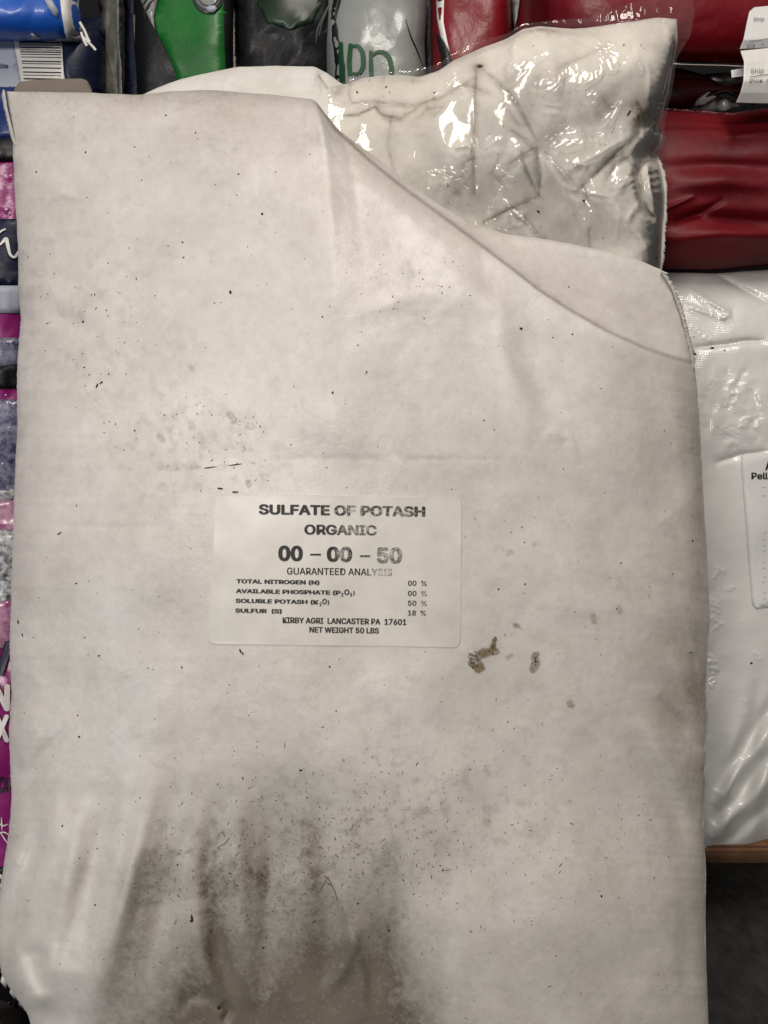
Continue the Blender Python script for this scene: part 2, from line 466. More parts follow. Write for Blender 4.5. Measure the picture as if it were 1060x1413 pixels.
M = {}
M['bag'] = dirt_shade_mat('bag_plastic', (.605, .566, .524), .47, [(60, .10, .003, 'noise'), (160, .12, .001, 'noise'), (520, .25, .0005, 'noise')], coat=.09, coat_rough=.26, spec=.45)
M['inner'] = dirt_shade_mat('inner_bag_plastic', (.63, .605, .565), .6, [(80, .3, .002, 'noise'), (420, .25, .0006, 'noise')], coat=0, spec=.25)
M['film'] = film_mat('clear_film')
M['label'] = mat('label_paper', (.64, .605, .545), .38, .5, bump=[(300, .1, .0004, 'noise')], mottle=((.49, .455, .40), 30, .8))
M['ink'] = ink_mat('black_ink', (.012, .011, .010), None)
M['dark'] = mat('dark_speck', (.025, .02, .017), .8, .2)
M['brown'] = mat('brown_speck', (.16, .125, .085), .9, .2)
M['white'] = mat('white_plastic', (.62, .60, .56), .4, .5, bump=[(90, .3, .002, 'noise')])
M['seam'] = mat('seam_plastic', (.46, .44, .40), .5, .4, mottle=((.33, .31, .28), 120, .8))
M['kraft'] = mat('kraft_paper', (.17, .145, .118), .8, .2, bump=[(200, .3, .001, 'noise')], mottle=((.12, .10, .08), 60, .6))
M['silver'] = mat('woven_plastic', (.60, .59, .565), .36, .5, coat=.6, coat_rough=.10, bump=[(230, .09, .0008, 'X'), (210, .09, .0008, 'Z'), (55, .15, .003, 'noise')], mottle=((.50, .49, .47), 14, .7))
M['red'] = mat('red_plastic', (.17, .004, .009), .45, .35, coat=.08, coat_rough=.2, bump=[(25, .4, .004, 'noise'), (100, .25, .002, 'noise')], mottle=((.15, .004, .008), 16, .8))
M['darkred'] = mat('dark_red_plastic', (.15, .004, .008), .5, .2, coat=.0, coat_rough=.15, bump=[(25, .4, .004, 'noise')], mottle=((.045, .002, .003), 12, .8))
M['blue'] = mat('blue_plastic', (.006, .085, .42), .4, .4, coat=.15, bump=[(40, .3, .003, 'noise')], mottle=((.006, .05, .32), 18, .8))
M['navy'] = mat('navy_plastic', (.003, .006, .024), .45, .3, coat=.03, bump=[(40, .4, .003, 'noise')])
M['black'] = mat('black_plastic', (.005, .005, .006), .5, .3, coat=.03, coat_rough=.2, bump=[(30, .6, .006, 'noise'), (90, .3, .002, 'noise')])
M['green'] = mat('green_plastic', (.004, .12, .014), .42, .4, bump=[(40, .3, .003, 'noise')], mottle=((.003, .055, .006), 14, .8))
M['dkgreen'] = mat('dark_green_ink', (.006, .06, .018), .5, .3)
M['olive'] = mat('grey_green_plastic', (.085, .083, .068), .5, .4, bump=[(60, .4, .003, 'noise')], mottle=((.05, .05, .04), 22, .8))
M['magenta'] = mat('magenta_plastic', (.21, .010, .12), .35, .4, coat=.15, coat_rough=.15, bump=[(50, .4, .003, 'noise')])
M['purple'] = mat('berry_print', (.035, .03, .085), .3, .5, coat=.4, bump=[(50, .4, .003, 'noise')], mottle=((.34, .34, .42), 150, 1))
M['pink'] = mat('pale_pink_print', (.50, .30, .40), .3, .5, coat=.3, mottle=((.22, .02, .12), 130, 1))
M['foil'] = mat('foil_print', (.06, .06, .065), .3, .5, mottle=((.7, .7, .72), 230, 1))
M['grey'] = mat('grey_plastic', (.22, .22, .215), .35, .4, coat=.15, bump=[(50, .4, .004, 'noise')])
M['palegrey'] = mat('pale_grey_print', (.34, .36, .42), .45, .4, mottle=((.34, .36, .43), 40, .6))
M['paper'] = mat('tag_paper', (.60, .595, .58), .7, .3, bump=[(150, .2, .001, 'noise')], mottle=((.50, .495, .48), 30, .5))
M['pencil'] = mat('pencil_ink', (.10, .10, .10), .7, .2)
M['wood'] = mat('pallet_wood', (.17, .085, .042), .75, .3, bump=[(14, .6, .003, 'Z'), (160, .3, .001, 'noise')], mottle=((.07, .035, .02), 30, .8))
M['floor'] = mat('dark_floor', (.010, .0095, .009), .85, .25, bump=[(120, .5, .003, 'noise')], mottle=((.035, .033, .031), 45, 1))
M['wall'] = mat('dark_wall', (.02, .02, .022), .9, .1, bump=[(20, .2, .01, 'noise')])

# ------------------------------------------------------------------ floor, wall
def box(bm, x0, x1, y0, y1, z0, z1):
    vs = [bm.verts.new((x, y, z)) for z in (z0, z1) for (x, y) in ((x0, y0), (x1, y0), (x1, y1), (x0, y1))]
    for f in ((3, 2, 1, 0), (4, 5, 6, 7), (0, 1, 5, 4), (1, 2, 6, 5), (2, 3, 7, 6), (3, 0, 4, 7)): bm.faces.new([vs[i] for i in f])


bm = bmesh.new(); bmesh.ops.create_grid(bm, x_segments=4, y_segments=4, size=6)
me = bpy.data.meshes.new('floor'); bm.to_mesh(me); bm.free(); fl = new_obj('floor', me, M['floor']); fl['kind'] = 'structure'
bm = bmesh.new(); box(bm, -4, 4, 1.3, 1.4, 0.0015, 2.8); me = bpy.data.meshes.new('wall'); bm.to_mesh(me); bm.free(); wl = new_obj('wall', me, M['wall']); wl['kind'] = 'structure'

# ------------------------------------------------------------------ pallet
e = PT(1017, 1193, -.150); ye, ze = float(e[1]), float(e[2])
pal = thing('wooden_pallet', 'low wooden pallet whose orange-brown board end shows under the silvery woven bag', 'pallet', (0.25, ye, 0))
def part_box(name, x0, x1, y0, y1, z0, z1, m, parent, bev=.0025):
    bm = bmesh.new(); box(bm, x0, x1, y0, y1, z0, z1); bmesh.ops.bevel(bm, geom=bm.edges[:], offset=bev, segments=2, affect='EDGES')
    me = bpy.data.meshes.new(name); bm.to_mesh(me); bm.free(); return new_obj(name, me, m, parent)
for k in range(5): part_box('deck_board', -.50, 1.0, ye + k * .145, ye + .11 + k * .145, ze, ze + .021, M['wood'], pal)
for xx in (-.46, .22, .92): part_box('stringer', xx, xx + .04, ye + .012, ye + .69, .0015, ze - .0006, M['wood'], pal)
adopt(pal)

# ================================================================== MAIN BAG
# outline of the leaning sack
TL = [(9, 126), (60, 127), (125, 128), (190, 131), (235, 126), (290, 124), (370, 130), (434, 137), (450, 158), (470, 182), (520, 218), (562, 250), (600, 278), (648, 307), (700, 323), (760, 331), (830, 345), (885, 360), (914, 373)]
RT = [(914, 373), (930, 400), (943, 440), (953, 480), (959, 510), (963, 550), (966, 600), (968, 650), (972, 720), (977, 800), (979, 860), (975, 900), (974, 940), (976, 990), (973, 1050), (971, 1110), (971, 1160), (974, 1200), (973, 1260), (974, 1330), (977, 1413), (972, 1500), (955, 1570), (925, 1622)]
LT = [(9, 126), (12, 150), (17, 185), (19, 230), (22, 290), (25, 340), (26, 400), (30, 440), (26, 480), (24, 530), (25, 590), (22, 640), (20, 700), (18, 760), (16, 830), (14, 900), (17, 960), (13, 1010), (15, 1060), (17, 1100), (13, 1150), (5, 1200), (-2, 1250), (-5, 1300), (3, 1345), (24, 1378), (40, 1400), (52, 1450), (70, 1530), (100, 1622)]
BT = [(100, 1622), (300, 1632), (520, 1635), (760, 1632), (925, 1622)]
FOLD = [(430, 120), (441, 146), (462, 178), (510, 222), (560, 262), (600, 291), (650, 328), (700, 366), (745, 401), (790, 430), (840, 458), (890, 480), (925, 492), (965, 502)]
LAB = [(298, 681), (637, 687), (635, 893), (288, 888)]


def H_main(px, py):
    H = np.zeros(px.shape)
    lab = sstep(230, 150, np.abs(px - 463)) * sstep(170, 90, np.abs(py - 787))
    k = 1 - .8 * lab
    H += .014 * fbm(px, py, 260, 2, 11) * k
    H += .0032 * fbm(px, py, 95, 2, 12) * k
    lowl = sstep(1000, 1150, py) * sstep(330, 200, px)
    H += .0045 * lowl * fbm(px + (py - 1200) * .30, py * .10, 34, 2, 17)
    H += .00035 * fbm(px, py, 22, 3, 13) * (k ** 2) + .0004 * np.clip(facet(px, py, 48, 16), -.3, .5) * k
    # rumpled side margins
    mg = sstep(120, 10, px) + sstep(850, 965, px)
    H += .004 * facet(px, py, 75, 14) * mg
    # folded-over corner: behind the diagonal roll the sack falls away
    d, sd, t = pdist(px, py, FOLD)
    far = (sd < 0) & (px > 425)
    drop = .0080 * (1 - np.exp(-d / 3)) + .013 * (1 - np.exp(-d / 60))
    fade_end = sstep(985, 930, px) * .5 + .5
    H -= np.where(far, drop * fade_end, 0)
    H += np.where(px > 420, .0035 * np.exp(-(d / 26) ** 2) * np.where(far, 0, 1), 0)
    R = lambda *a, **kk: ridge(H, px, py, *a, **kk)
    # thin roll along the upper part of the fold
    R([(436, 135), (455, 165), (500, 203), (560, 250), (590, 272)], .0035, 7, 'g')
    R([(740, 380), (800, 400), (860, 420), (905, 445)], -.0015, 14)
    R([(820, 385), (880, 410), (925, 440)], .0012, 12)
    # ridge with a bright tip, right of centre
    R([(676, 400), (690, 470), (715, 540), (748, 606)], .0050, 22)
    R([(748, 606), (762, 596), (785, 604), (800, 640)], .0009, 7)
    R([(700, 455), (735, 520), (775, 590)], -.0030, 18)
    R([(470, 445), (545, 415), (625, 395)], .0012, 14)
    R([(560, 330), (640, 400), (720, 440), (840, 470)], .0022, 22)
    R([(860, 470), (905, 560), (930, 660), (940, 780)], -.0030, 26)
    R([(800, 560), (850, 640), (900, 690)], .0022, 25)
    # horizontal faint creases above the label
    R([(150, 652), (280, 646), (420, 634), (560, 632)], -.0002, 6)
    R([(540, 632), (660, 634), (730, 632)], -.0002, 4)
    R([(60, 725), (150, 728), (240, 726)], -.0004, 5)
    R([(60, 280), (85, 268), (120, 275)], .0012, 6)
    R([(40, 420), (80, 435), (140, 470)], -.0016, 14)
    # top margin sag
    R([(230, 133), (300, 150), (420, 160)], -.0016, 16)
    R([(105, 150), (125, 190), (120, 240)], -.0020, 18)
    # left margin folds
    R([(95, 1000), (55, 1050), (28, 1110)], -.0035, 11)
    R([(75, 1030), (110, 960), (130, 900)], -.0014, 16)
    R([(62, 1130), (38, 1190), (12, 1245)], -.0045, 11)
    R([(92, 1110), (60, 1200), (30, 1290)], .0032, 15)
    R([(135, 1120), (110, 1220), (85, 1340)], -.0030, 18)
    R([(175, 1110), (150, 1230), (120, 1340)], .0025, 20)
    # lower middle: sagging folds that gather near the bottom
    H -= .014 * blob(px, py, 390, 1370, 210, 230)
    H += .006 * blob(px, py, 52, 1345, 34, 48) + .003 * facet(px, py, 16, 15) * blob(px, py, 46, 1350, 20, 34) * .4
    for pts, a, w_ in (
        ([(225, 1060), (190, 1200), (150, 1330), (118, 1440)], .0055, 20),
        ([(262, 1060), (235, 1190), (205, 1330), (190, 1440)], -.0045, 20),
        ([(300, 1080), (285, 1200), (300, 1310), (322, 1392)], -.0052, 14),
        ([(262, 1240), (282, 1330), (318, 1392)], .0050, 13),
        ([(335, 1060), (330, 1180), (335, 1300), (345, 1400)], .0045, 16),
        ([(375, 1080), (372, 1220), (366, 1330), (352, 1420)], -.0040, 15),
        ([(425, 1090), (420, 1220), (412, 1320)], .0032, 22),
        ([(465, 1180), (452, 1290), (450, 1380), (455, 1440)], -.0040, 20),
        ([(500, 1260), (478, 1330), (440, 1385)], .0040, 12),
        ([(452, 1205), (478, 1262), (500, 1345), (502, 1420)], .0032, 10),
        ([(545, 1160), (530, 1270), (520, 1400)], -.0042, 20),
        ([(620, 1270), (610, 1350), (600, 1430)], -.0020, 16),
        ([(660, 1180), (690, 1240), (715, 1300)], -.0012, 12),
        ([(240, 1400), (262, 1376), (290, 1374), (318, 1395)], -.0030, 11),
        ([(280, 1350), (300, 1375), (316, 1396)], .0022, 10),
        ([(210, 1040), (220, 980), (225, 930)], .0018, 22)):
        R(pts, a * .85, w_ * .9)
    R([(306, 1384), (316, 1396), (308, 1412)], -.004, 6, 'g')
    # right margin, slanting folds
    R([(865, 1010), (905, 1080), (950, 1160), (968, 1190)], -.0046, 14)
    R([(880, 985), (925, 1060), (962, 1120)], .0036, 13)
    R([(905, 960), (940, 1000), (968, 1040)], -.0040, 10)
    R([(925, 890), (948, 940), (968, 975)], .0030, 12)
    R([(955, 900), (962, 930), (972, 950)], -.0040, 6)
    R([(800, 1130), (850, 1200), (890, 1280)], -.0016, 24)
    R([(940, 560), (952, 640), (950, 720)], -.0016, 10)
    R([(940, 1190), (948, 1290), (950, 1400)], -.0018, 12)
    R([(455, 200), (520, 262), (610, 335), (690, 430)], .0030, 24)
    R([(50, 1060), (90, 1180), (80, 1300)], .0030, 26)
    R([(200, 1020), (170, 1150)], .0020, 26)
    R([(160, 1080), (132, 1200), (112, 1340)], -.0040, 14); R([(118, 1090), (98, 1200), (72, 1300)], .0034, 14); R([(196, 1120), (172, 1240), (150, 1330)], .0030, 13)
    return H


def col_main(px, py, s, t):
    A = np.zeros(px.shape + (4,)); A[..., 3] = 1
    n1 = fbm(px, py, 60, 5, 31); n2 = fbm(px, py, 14, 4, 32, .6); n3 = fbm(px, py * .35, 16, 4, 33, .6)
    # rubbed-in dirt and a painted cast shadow at the foot of the sack
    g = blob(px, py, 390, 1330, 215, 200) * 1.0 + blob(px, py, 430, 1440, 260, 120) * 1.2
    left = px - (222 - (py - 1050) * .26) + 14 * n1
    g *= sstep(-32, 22, left) * (.25 + .75 * sstep(650, 500, px))                                      # soft left edge of the painted shadow
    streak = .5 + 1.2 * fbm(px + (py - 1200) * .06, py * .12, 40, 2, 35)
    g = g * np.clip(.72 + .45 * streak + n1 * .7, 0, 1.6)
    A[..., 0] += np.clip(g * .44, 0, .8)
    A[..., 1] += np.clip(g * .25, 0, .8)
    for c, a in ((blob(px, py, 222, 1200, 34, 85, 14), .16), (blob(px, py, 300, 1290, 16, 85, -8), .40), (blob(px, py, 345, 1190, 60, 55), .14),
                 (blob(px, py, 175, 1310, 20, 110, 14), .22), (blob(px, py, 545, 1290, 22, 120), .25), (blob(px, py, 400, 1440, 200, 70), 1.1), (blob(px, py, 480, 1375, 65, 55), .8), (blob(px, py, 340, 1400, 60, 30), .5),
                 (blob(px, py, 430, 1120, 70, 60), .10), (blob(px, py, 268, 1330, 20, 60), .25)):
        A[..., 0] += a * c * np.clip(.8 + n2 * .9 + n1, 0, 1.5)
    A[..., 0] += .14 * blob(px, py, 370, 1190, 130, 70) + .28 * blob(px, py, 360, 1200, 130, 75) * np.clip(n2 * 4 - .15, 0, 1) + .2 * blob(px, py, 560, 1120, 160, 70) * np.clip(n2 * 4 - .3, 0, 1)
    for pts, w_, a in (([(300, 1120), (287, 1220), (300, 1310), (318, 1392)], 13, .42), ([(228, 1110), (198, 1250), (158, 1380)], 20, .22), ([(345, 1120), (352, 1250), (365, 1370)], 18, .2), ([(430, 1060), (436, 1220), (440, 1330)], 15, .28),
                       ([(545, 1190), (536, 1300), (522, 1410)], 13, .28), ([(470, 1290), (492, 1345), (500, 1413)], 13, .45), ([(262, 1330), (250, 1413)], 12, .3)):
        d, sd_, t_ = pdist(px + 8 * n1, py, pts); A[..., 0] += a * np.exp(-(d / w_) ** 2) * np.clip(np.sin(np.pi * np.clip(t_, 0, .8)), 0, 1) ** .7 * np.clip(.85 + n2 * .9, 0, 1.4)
    # general greying of the lower half, the mid-left smear
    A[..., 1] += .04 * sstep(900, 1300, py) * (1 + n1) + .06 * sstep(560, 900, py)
    A[..., 1] += .30 * blob(px, py, 300, 655, 90, 30, -8) * np.clip(.3 + n2 * 3, 0, 1.6) + .25 * blob(px, py, 270, 600, 90, 60) * np.clip(n2 * 4, 0, 1)
    A[..., 1] += .14 * blob(px, py, 560, 1120, 190, 110) * np.clip(.1 + n2 * 3.4, 0, 1.2)
    A[..., 1] += .16 * blob(px, py, 130, 430, 130, 120) * np.clip(.1 + n2 * 2.5 + n1, 0, 1.2)
    A[..., 1] += .16 * blob(px, py, 560, 385, 70, 50) * np.clip(.3 + n2 * 3, 0, 1.2)
    A[..., 1] += .20 * sstep(1, .2, np.abs(py - 632 + (px - 450) * -.0) / 6) * blob(px, py, 620, 632, 110, 30) * np.clip(.3 + n2 * 3, 0, 1)
    d, _, tt = pdist(px, py, [(272, 646), (300, 643), (340, 638), (352, 640)]); A[..., 1] += .8 * np.exp(-(d / 1.8) ** 2) * np.clip(.5 + n2 * 3, 0, 1)
    n4 = fbm(px, py, 5, 3, 36, .7)
    A[..., 1] += .20 * np.clip(n4 * 3.2 - .25, 0, 1) * np.clip(.35 + n1 * 2.5, 0, 1) + .10 * np.clip(n2 * 3, 0, 1)
    # side margins: edge shading painted into the colour, with brownish grime on the right
    A[..., 1] += .42 * sstep(870, 975, px) * sstep(420, 700, py) * sstep(1350, 1000, py) * np.clip(.55 + n1 * 1.6, 0, 1.2)
    A[..., 2] += .30 * blob(px, py, 925, 960, 45, 90) * np.clip(.6 + n1 * 2, 0, 1.3) + .14 * blob(px, py, 960, 660, 18, 120)
    A[..., 1] += .25 * blob(px, py, 965, 830, 14, 330)
    A[..., 1] += .22 * sstep(60, 20, px) * np.clip(.4 + n1 * 2, 0, 1)
    A[..., 1] += .22 * sstep(165, 122, py) + .12 * sstep(420, 160, py) * (1 + 1.5 * n1) + .12 * blob(px, py, 330, 190, 160, 40)  # darker top margin: shading painted into the grey channel
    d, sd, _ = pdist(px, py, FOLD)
    A[..., 1] += .55 * np.where(px > 420, np.exp(-(d / 2.6) ** 2), 0) + .10 * np.where((sd < 0) & (px > 430), 1, 0)  # fold crease and flap beyond it darkened, shade painted into the colour
    # brown stuck-on stains
    def stain(pts, wid, a, b=.0):
        nonlocal A
        d, _, tt = pdist(px + 5 * n2 * 2, py + 4 * n3 * 2, pts); f = sstep(wid, wid * .45, d); rim = np.exp(-((d - wid * .75) / 1.4) ** 2)
        A[..., 2] += f * a * np.clip(1.0 + n2 * 2.5, 0.3, 1.6); A[..., 0] += (rim * .9 + f * (b + .15)) * a
    stain([(654, 915), (662, 921)], 8, 1.0); stain([(661, 905), (670, 899), (682, 900)], 5.5, .9); stain([(680, 896), (684, 884)], 2.6, .9, .8); stain([(648, 904), (655, 905)], 1.6, .8, .6)
    stain([(739, 905), (741, 912), (736, 923)], 6, .5, .4); stain([(788, 969), (790, 972)], 5, .35, .2); stain([(710, 863), (715, 864)], 3, .5, .3)
    stain([(820, 850), (822, 857)], 4, .3); stain([(856, 838), (857, 843)], 4, .25); stain([(854, 800), (855, 812)], 4, .15); stain([(700, 908), (705, 905)], 2.4, .3)
    stain([(318, 573), (324, 579)], 5, .35, .1); stain([(343, 588), (346, 590)], 5, .25); stain([(343, 665), (343, 668)], 4.5, .35, .4); stain([(220, 600), (224, 606)], 5, .22, .1)
    stain([(264, 506), (267, 508)], 4, .2); stain([(702, 765), (707, 762)], 2.5, .2, .2); stain([(734, 752), (738, 750)], 2, .2, .2)
    stain([(300, 1393), (316, 1393)], 5, .5, .7)
    A[..., 0] += .12 * blob(px, py, 175, 165, 50, 14) * 0
    return np.clip(A, 0, 1)


bag = thing('fertilizer_sack', 'large dirty white fertilizer sack with printed sulfate of potash label, leaning in front', 'bag', tuple(PT(520, 1630, 0)))
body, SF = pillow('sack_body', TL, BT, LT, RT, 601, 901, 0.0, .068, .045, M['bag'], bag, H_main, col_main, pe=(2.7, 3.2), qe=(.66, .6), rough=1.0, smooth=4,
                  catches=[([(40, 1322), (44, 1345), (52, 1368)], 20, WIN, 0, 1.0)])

# printed label ----------------------------------------------------
def lab_pt(a, b):
    P = np.array(LAB, float); a = np.asarray(a)[..., None]; b = np.asarray(b)[..., None]
    return (1 - b) * ((1 - a) * P[0] + a * P[1]) + b * ((1 - a) * P[3] + a * P[2])
nxl, nyl = 90, 56
aa, bb = np.meshgrid(np.linspace(0, 1, nxl), np.linspace(0, 1, nyl)); X = aa * 340; Y = bb * 206; r = 9.0
for cx, cy, sx, sy in ((r, r, -1, -1), (340 - r, r, 1, -1), (r, 206 - r, -1, 1), (340 - r, 206 - r, 1, 1)):
    dx = (X - cx) * sx; dy = (Y - cy) * sy; m = (dx > 0) & (dy > 0)
    mx = np.maximum(dx, dy); hy = np.maximum(np.hypot(dx, dy), 1e-6)
    X = np.where(m, cx + sx * dx * mx / hy, X); Y = np.where(m, cy + sy * dy * mx / hy, Y)
G = lab_pt(X / 340, Y / 206)
lw = SF(G[..., 0], G[..., 1])
for _ in range(3):   # stiff paper bridges the finest ripples
    q = np.pad(lw, 1, mode='edge'); lw = (q[:-2, 1:-1] + q[2:, 1:-1] + q[1:-1, :-2] + q[1:-1, 2:] + 2 * lw) / 6
lw = lw + .0005 + .0004 * fbm(G[..., 0], G[..., 1], 50, 2, 77)
LS = Surf(G[..., 0], G[..., 1], lw, 5.0)
E = np.pad(lw, 2, mode='edge'); Gp = np.pad(G, ((2, 2), (2, 2), (0, 0)), mode='edge'); cG = np.array([463., 787.])
for k_ in (0, 1, -1, -2):
    for ar in (Gp[k_], Gp[:, k_]): ar += (ar - cG) * .0006
E[0] -= .0005; E[-1] -= .0005; E[:, 0] -= .0005; E[:, -1] -= .0005
label = new_obj('label', grid_mesh('label', PT(Gp[..., 0], Gp[..., 1], E)), M['label'], bag)


def fade(X, Y):
    f = .06 + .48 * blob(X, Y, 487, 703, 16, 9) + .40 * blob(X, Y, 545, 707, 40, 10) + .45 * blob(X, Y, 495, 731, 32, 9) + .46 * blob(X, Y, 538, 765, 32, 16) + .40 * blob(X, Y, 472, 764, 12, 14) \
        + .6 * blob(X, Y, 530, 790, 18, 8) + .4 * blob(X, Y, 585, 825, 12, 30) + .25 * blob(X, Y, 455, 703, 12, 8) + .35 * blob(X, Y, 400, 760, 12, 8) * 0
    return np.clip(f, 0, .95)


TX = [("SULFATE OF POTASH", 357, 587, 695.5, 709, .0145, .042), ("ORGANIC", 420, 520, 723.5, 737, .012, .034), ("00", 384, 418, 752.5, 773, .012, .045), ("\u2013", 428, 443, 764, 766.5, .012, .0),
      ("00", 451, 486, 754, 774, .012, .045), ("\u2013", 497, 511, 766, 768.5, .012, .0), ("50", 520, 555, 755, 776, .012, .045), ("GUARANTEED ANALYSIS", 396, 541, 783, 792.5, .012, .014),
      ("TOTAL NITROGEN (N)", 326, 441, 797, 804.5, .018, .044), ("AVAILABLE PHOSPHATE (P", 325.5, 470, 810.5, 818, .018, .044), ("SOLUBLE POTASH (K", 325, 440, 824, 831.5, .018, .044),
      ("SULFUR  (S)", 324.5, 389, 837.5, 845, .018, .044), ("00  %", 563, 589, 801, 808, .018, .02), ("00  %", 563, 589, 815, 822, .018, .02), ("50  %", 563, 589, 828.5, 835.5, .018, .02), ("18  %", 563, 588, 842, 849, .018, .02),
      ("KIRBY AGRI  LANCASTER PA  17601", 390, 561, 851.5, 859.5, .016, .032), ("NET WEIGHT 50 LBS", 427, 523, 864.8, 872.5, .016, .032),
      ("2", 470.8, 474, 818, 823, 0, .03), ("O", 475, 482.2, 813.2, 820.7, 0, .034), ("5", 483, 486, 818, 823, 0, .03), (")", 487.2, 489.6, 813.4, 820.9, 0, .034), ("2", 440.8, 444, 831, 836, 0, .03), ("O", 444.8, 451.2, 826.1, 833.6, 0, .034), (")", 452, 454.4, 826.3, 833.8, 0, .034)]
for (b_, x0, x1, yt, yb, sl, bo) in TX:
    lettering('lettering', LS, b_, x0, x1, yt, yb, M['ink'], label, sl, .00025, bo, fade)

# seam lips --------------------------------------------------------
def ribbon(name, pts, wid, jag, m, parent, w_in, w_out, thick=.0008, n=260, side=1, seed=3):
    P = rs(pts, n, 2); tg = np.gradient(P, axis=0); tg /= np.hypot(tg[:, 0], tg[:, 1])[:, None]; nn = np.stack([tg[:, 1], -tg[:, 0]], 1) * side
    rnd = np.random.RandomState(seed); env = np.clip(np.minimum(np.linspace(0, 12, n), np.linspace(12, 0, n)), 0, 1)
    j = (rnd.rand(n) - .5) * 2 * jag + 2 * jag * fbm(P[:, 0], P[:, 1], 20, 3, seed)
    out = P + nn * ((wid + j) * env)[:, None]; inn = P - nn * 2.5
    mid = P + nn * (wid * .45 * env)[:, None]
    rows = [(inn, w_in - thick), (inn, w_in), (mid, (w_in + w_out) / 2 + .0006), (out, w_out + .001 * (rnd.rand(n) - .5)), (out, w_out - thick), (inn, w_in - thick)]
    co = np.stack([PT(q[:, 0], q[:, 1], w_ + 0 * q[:, 0]) for q, w_ in rows], 1)
    me = grid_mesh(name, co, flip=(side > 0)); return new_obj(name, me, m, parent)


ribbon('stitched_seam', RT[:5], 3.0, 1.3, M['seam'], bag, .0035, .0015, n=150, side=1, seed=4)
ribbon('side_seam', RT[4:], .8, .3, M['seam'], bag, .0015, -.0020, n=500, side=1, seed=5)
ribbon('side_seam', LT[5:], .8, .5, M['seam'], bag, .0005, -.0030, n=500, side=-1, seed=6)
ribbon('torn_paper_edge', [(4, 124), (8, 150), (14, 175), (20, 200)], 2.4, .6, M['seam'], bag, .003, .001, n=34, side=-1, seed=7)
# frayed stitches on the upper right seam
bm = bmesh.new()
rr = random.Random(5)
for q in rs(RT[:5], 30):
    x, y = q[0] + rr.uniform(-1, 2.5), q[1] + rr.uniform(-2, 2); L = rr.uniform(2, 4.5); a = rr.uniform(-1.2, .6)
    p = PT(np.array([x, x + L * math.cos(a), x + L * math.cos(a) - .9, x - .9]), np.array([y, y + L * math.sin(a), y + L * math.sin(a) + 1.1, y + 1.1]), .0045 + rr.uniform(0, .0015))
    vs = [bm.verts.new(v) for v in p]; vt = [bm.verts.new(v - WX * .0006) for v in p]
    bm.faces.new(vs[::-1]); bm.faces.new(vt)
    for i in range(4): bm.faces.new((vs[i], vs[(i + 1) % 4], vt[(i + 1) % 4], vt[i]))
me = bpy.data.meshes.new('stitch_threads'); bm.to_mesh(me); bm.free(); st = new_obj('stitch_threads', me, M['white'], bag); st['kind'] = 'stuff'

# curled brown back panel at the top left corner
FT = [(20, 122), (27, 113), (45, 110.5), (80, 109), (114, 108.5), (121, 112), (127, 124)]
g = rs(FT, 60, 1); rows = []
for k in range(9):
    f = k / 8.0; x = g[:, 0]; y = g[:, 1] * (1 - f) + (134 + 2 * fbm(g[:, 0], g[:, 0] * 0, 20, 2, 3)) * f
    rows.append(PT(x, y + (rr.uniform(-.5, .5) if k == 0 else 0), -.012 + .006 * math.sin(f * 1.6) + .0012 * fbm(x, y, 14, 2, 8)))
new_obj('back_panel', grid_mesh('back_panel', np.stack(rows, 0)), M['kraft'], bag)

# dirt specks, crumbs and hairs stuck to the sack
def specks(name, sf, items, m, parent, lift=.0003, h=.0006):
    V = []; F = []
    rnd = random.Random(9)
    for (x, y, r, el, an) in items:
        n = 6; c, s_ = math.cos(an), math.sin(an); base = len(V); ring = []
        for i in range(n):
            a = i * 2 * math.pi / n; rad = r * rnd.uniform(.65, 1.25); dx = math.cos(a) * rad * el; dy = math.sin(a) * rad
            ring.append((x + dx * c - dy * s_, y + dx * s_ + dy * c, lift))
        V += ring; V.append((x, y, lift + h * min(1, r / 2)))
        F += [(base + i, base + n, base + (i + 1) % n) for i in range(n)]
    V = np.array(V); me = bpy.data.meshes.new(name)
    w = sf(V[:, 0], V[:, 1]) + V[:, 2]
    build(me, PT(V[:, 0], V[:, 1], w), np.array(F)); o = new_obj(name, me, m, parent); o['kind'] = 'stuff'; return o


rs_ = random.Random(21); it = []; ib = []
for (x, y, r) in ((118, 210, 1.9), (50, 237, 1.6), (362, 295, 2.3), (318, 403, 2.2), (115, 444, 2.2), (252, 334, 1.6), (253, 355, 1.5), (329, 240, 1.3), (178, 342, 1.3), (229, 159, 1.3), (270, 183, 1.3), (459, 542, 2.2), (719, 453, 2.4),
                  (506, 513, 1.4), (149, 363, 1.2), (494, 476, 1.3), (785, 396, 1.4), (790, 461, 1.5), (668, 580, 1.5), (105, 805, 1.6), (186, 594, 1.4), (116, 507, 1.3), (150, 516, 1.3), (445, 437, 1.3), (725, 806, 1.8), (688, 813, 1.6),
                  (857, 777, 1.3), (956, 746, 1.5), (455, 920, 1.6), (251, 921, 1.4), (464, 981, 1.5), (415, 1063, 2.0), (335, 1074, 1.6), (86, 1140, 1.9), (107, 987, 1.4), (109, 1017, 1.6), (193, 1101, 1.4), (131, 1249, 1.6), (245, 1193, 1.5),
                  (537, 1284, 2.4), (611, 1201, 1.9), (830, 1237, 1.9), (494, 1247, 1.5), (953, 900, 1.3), (851, 840, 1.2), (308, 1420, 2.0), (302, 1391, 3.0), (264, 1271, 2.2), (363, 1308, 1.7), (697, 876, 1.2), (335, 902, 2.0), (137, 905, 1.6), (134, 1171, 1.2)):
    it.append((x, y, r * .78, rs_.uniform(1, 1.6), rs_.uniform(0, 3)))
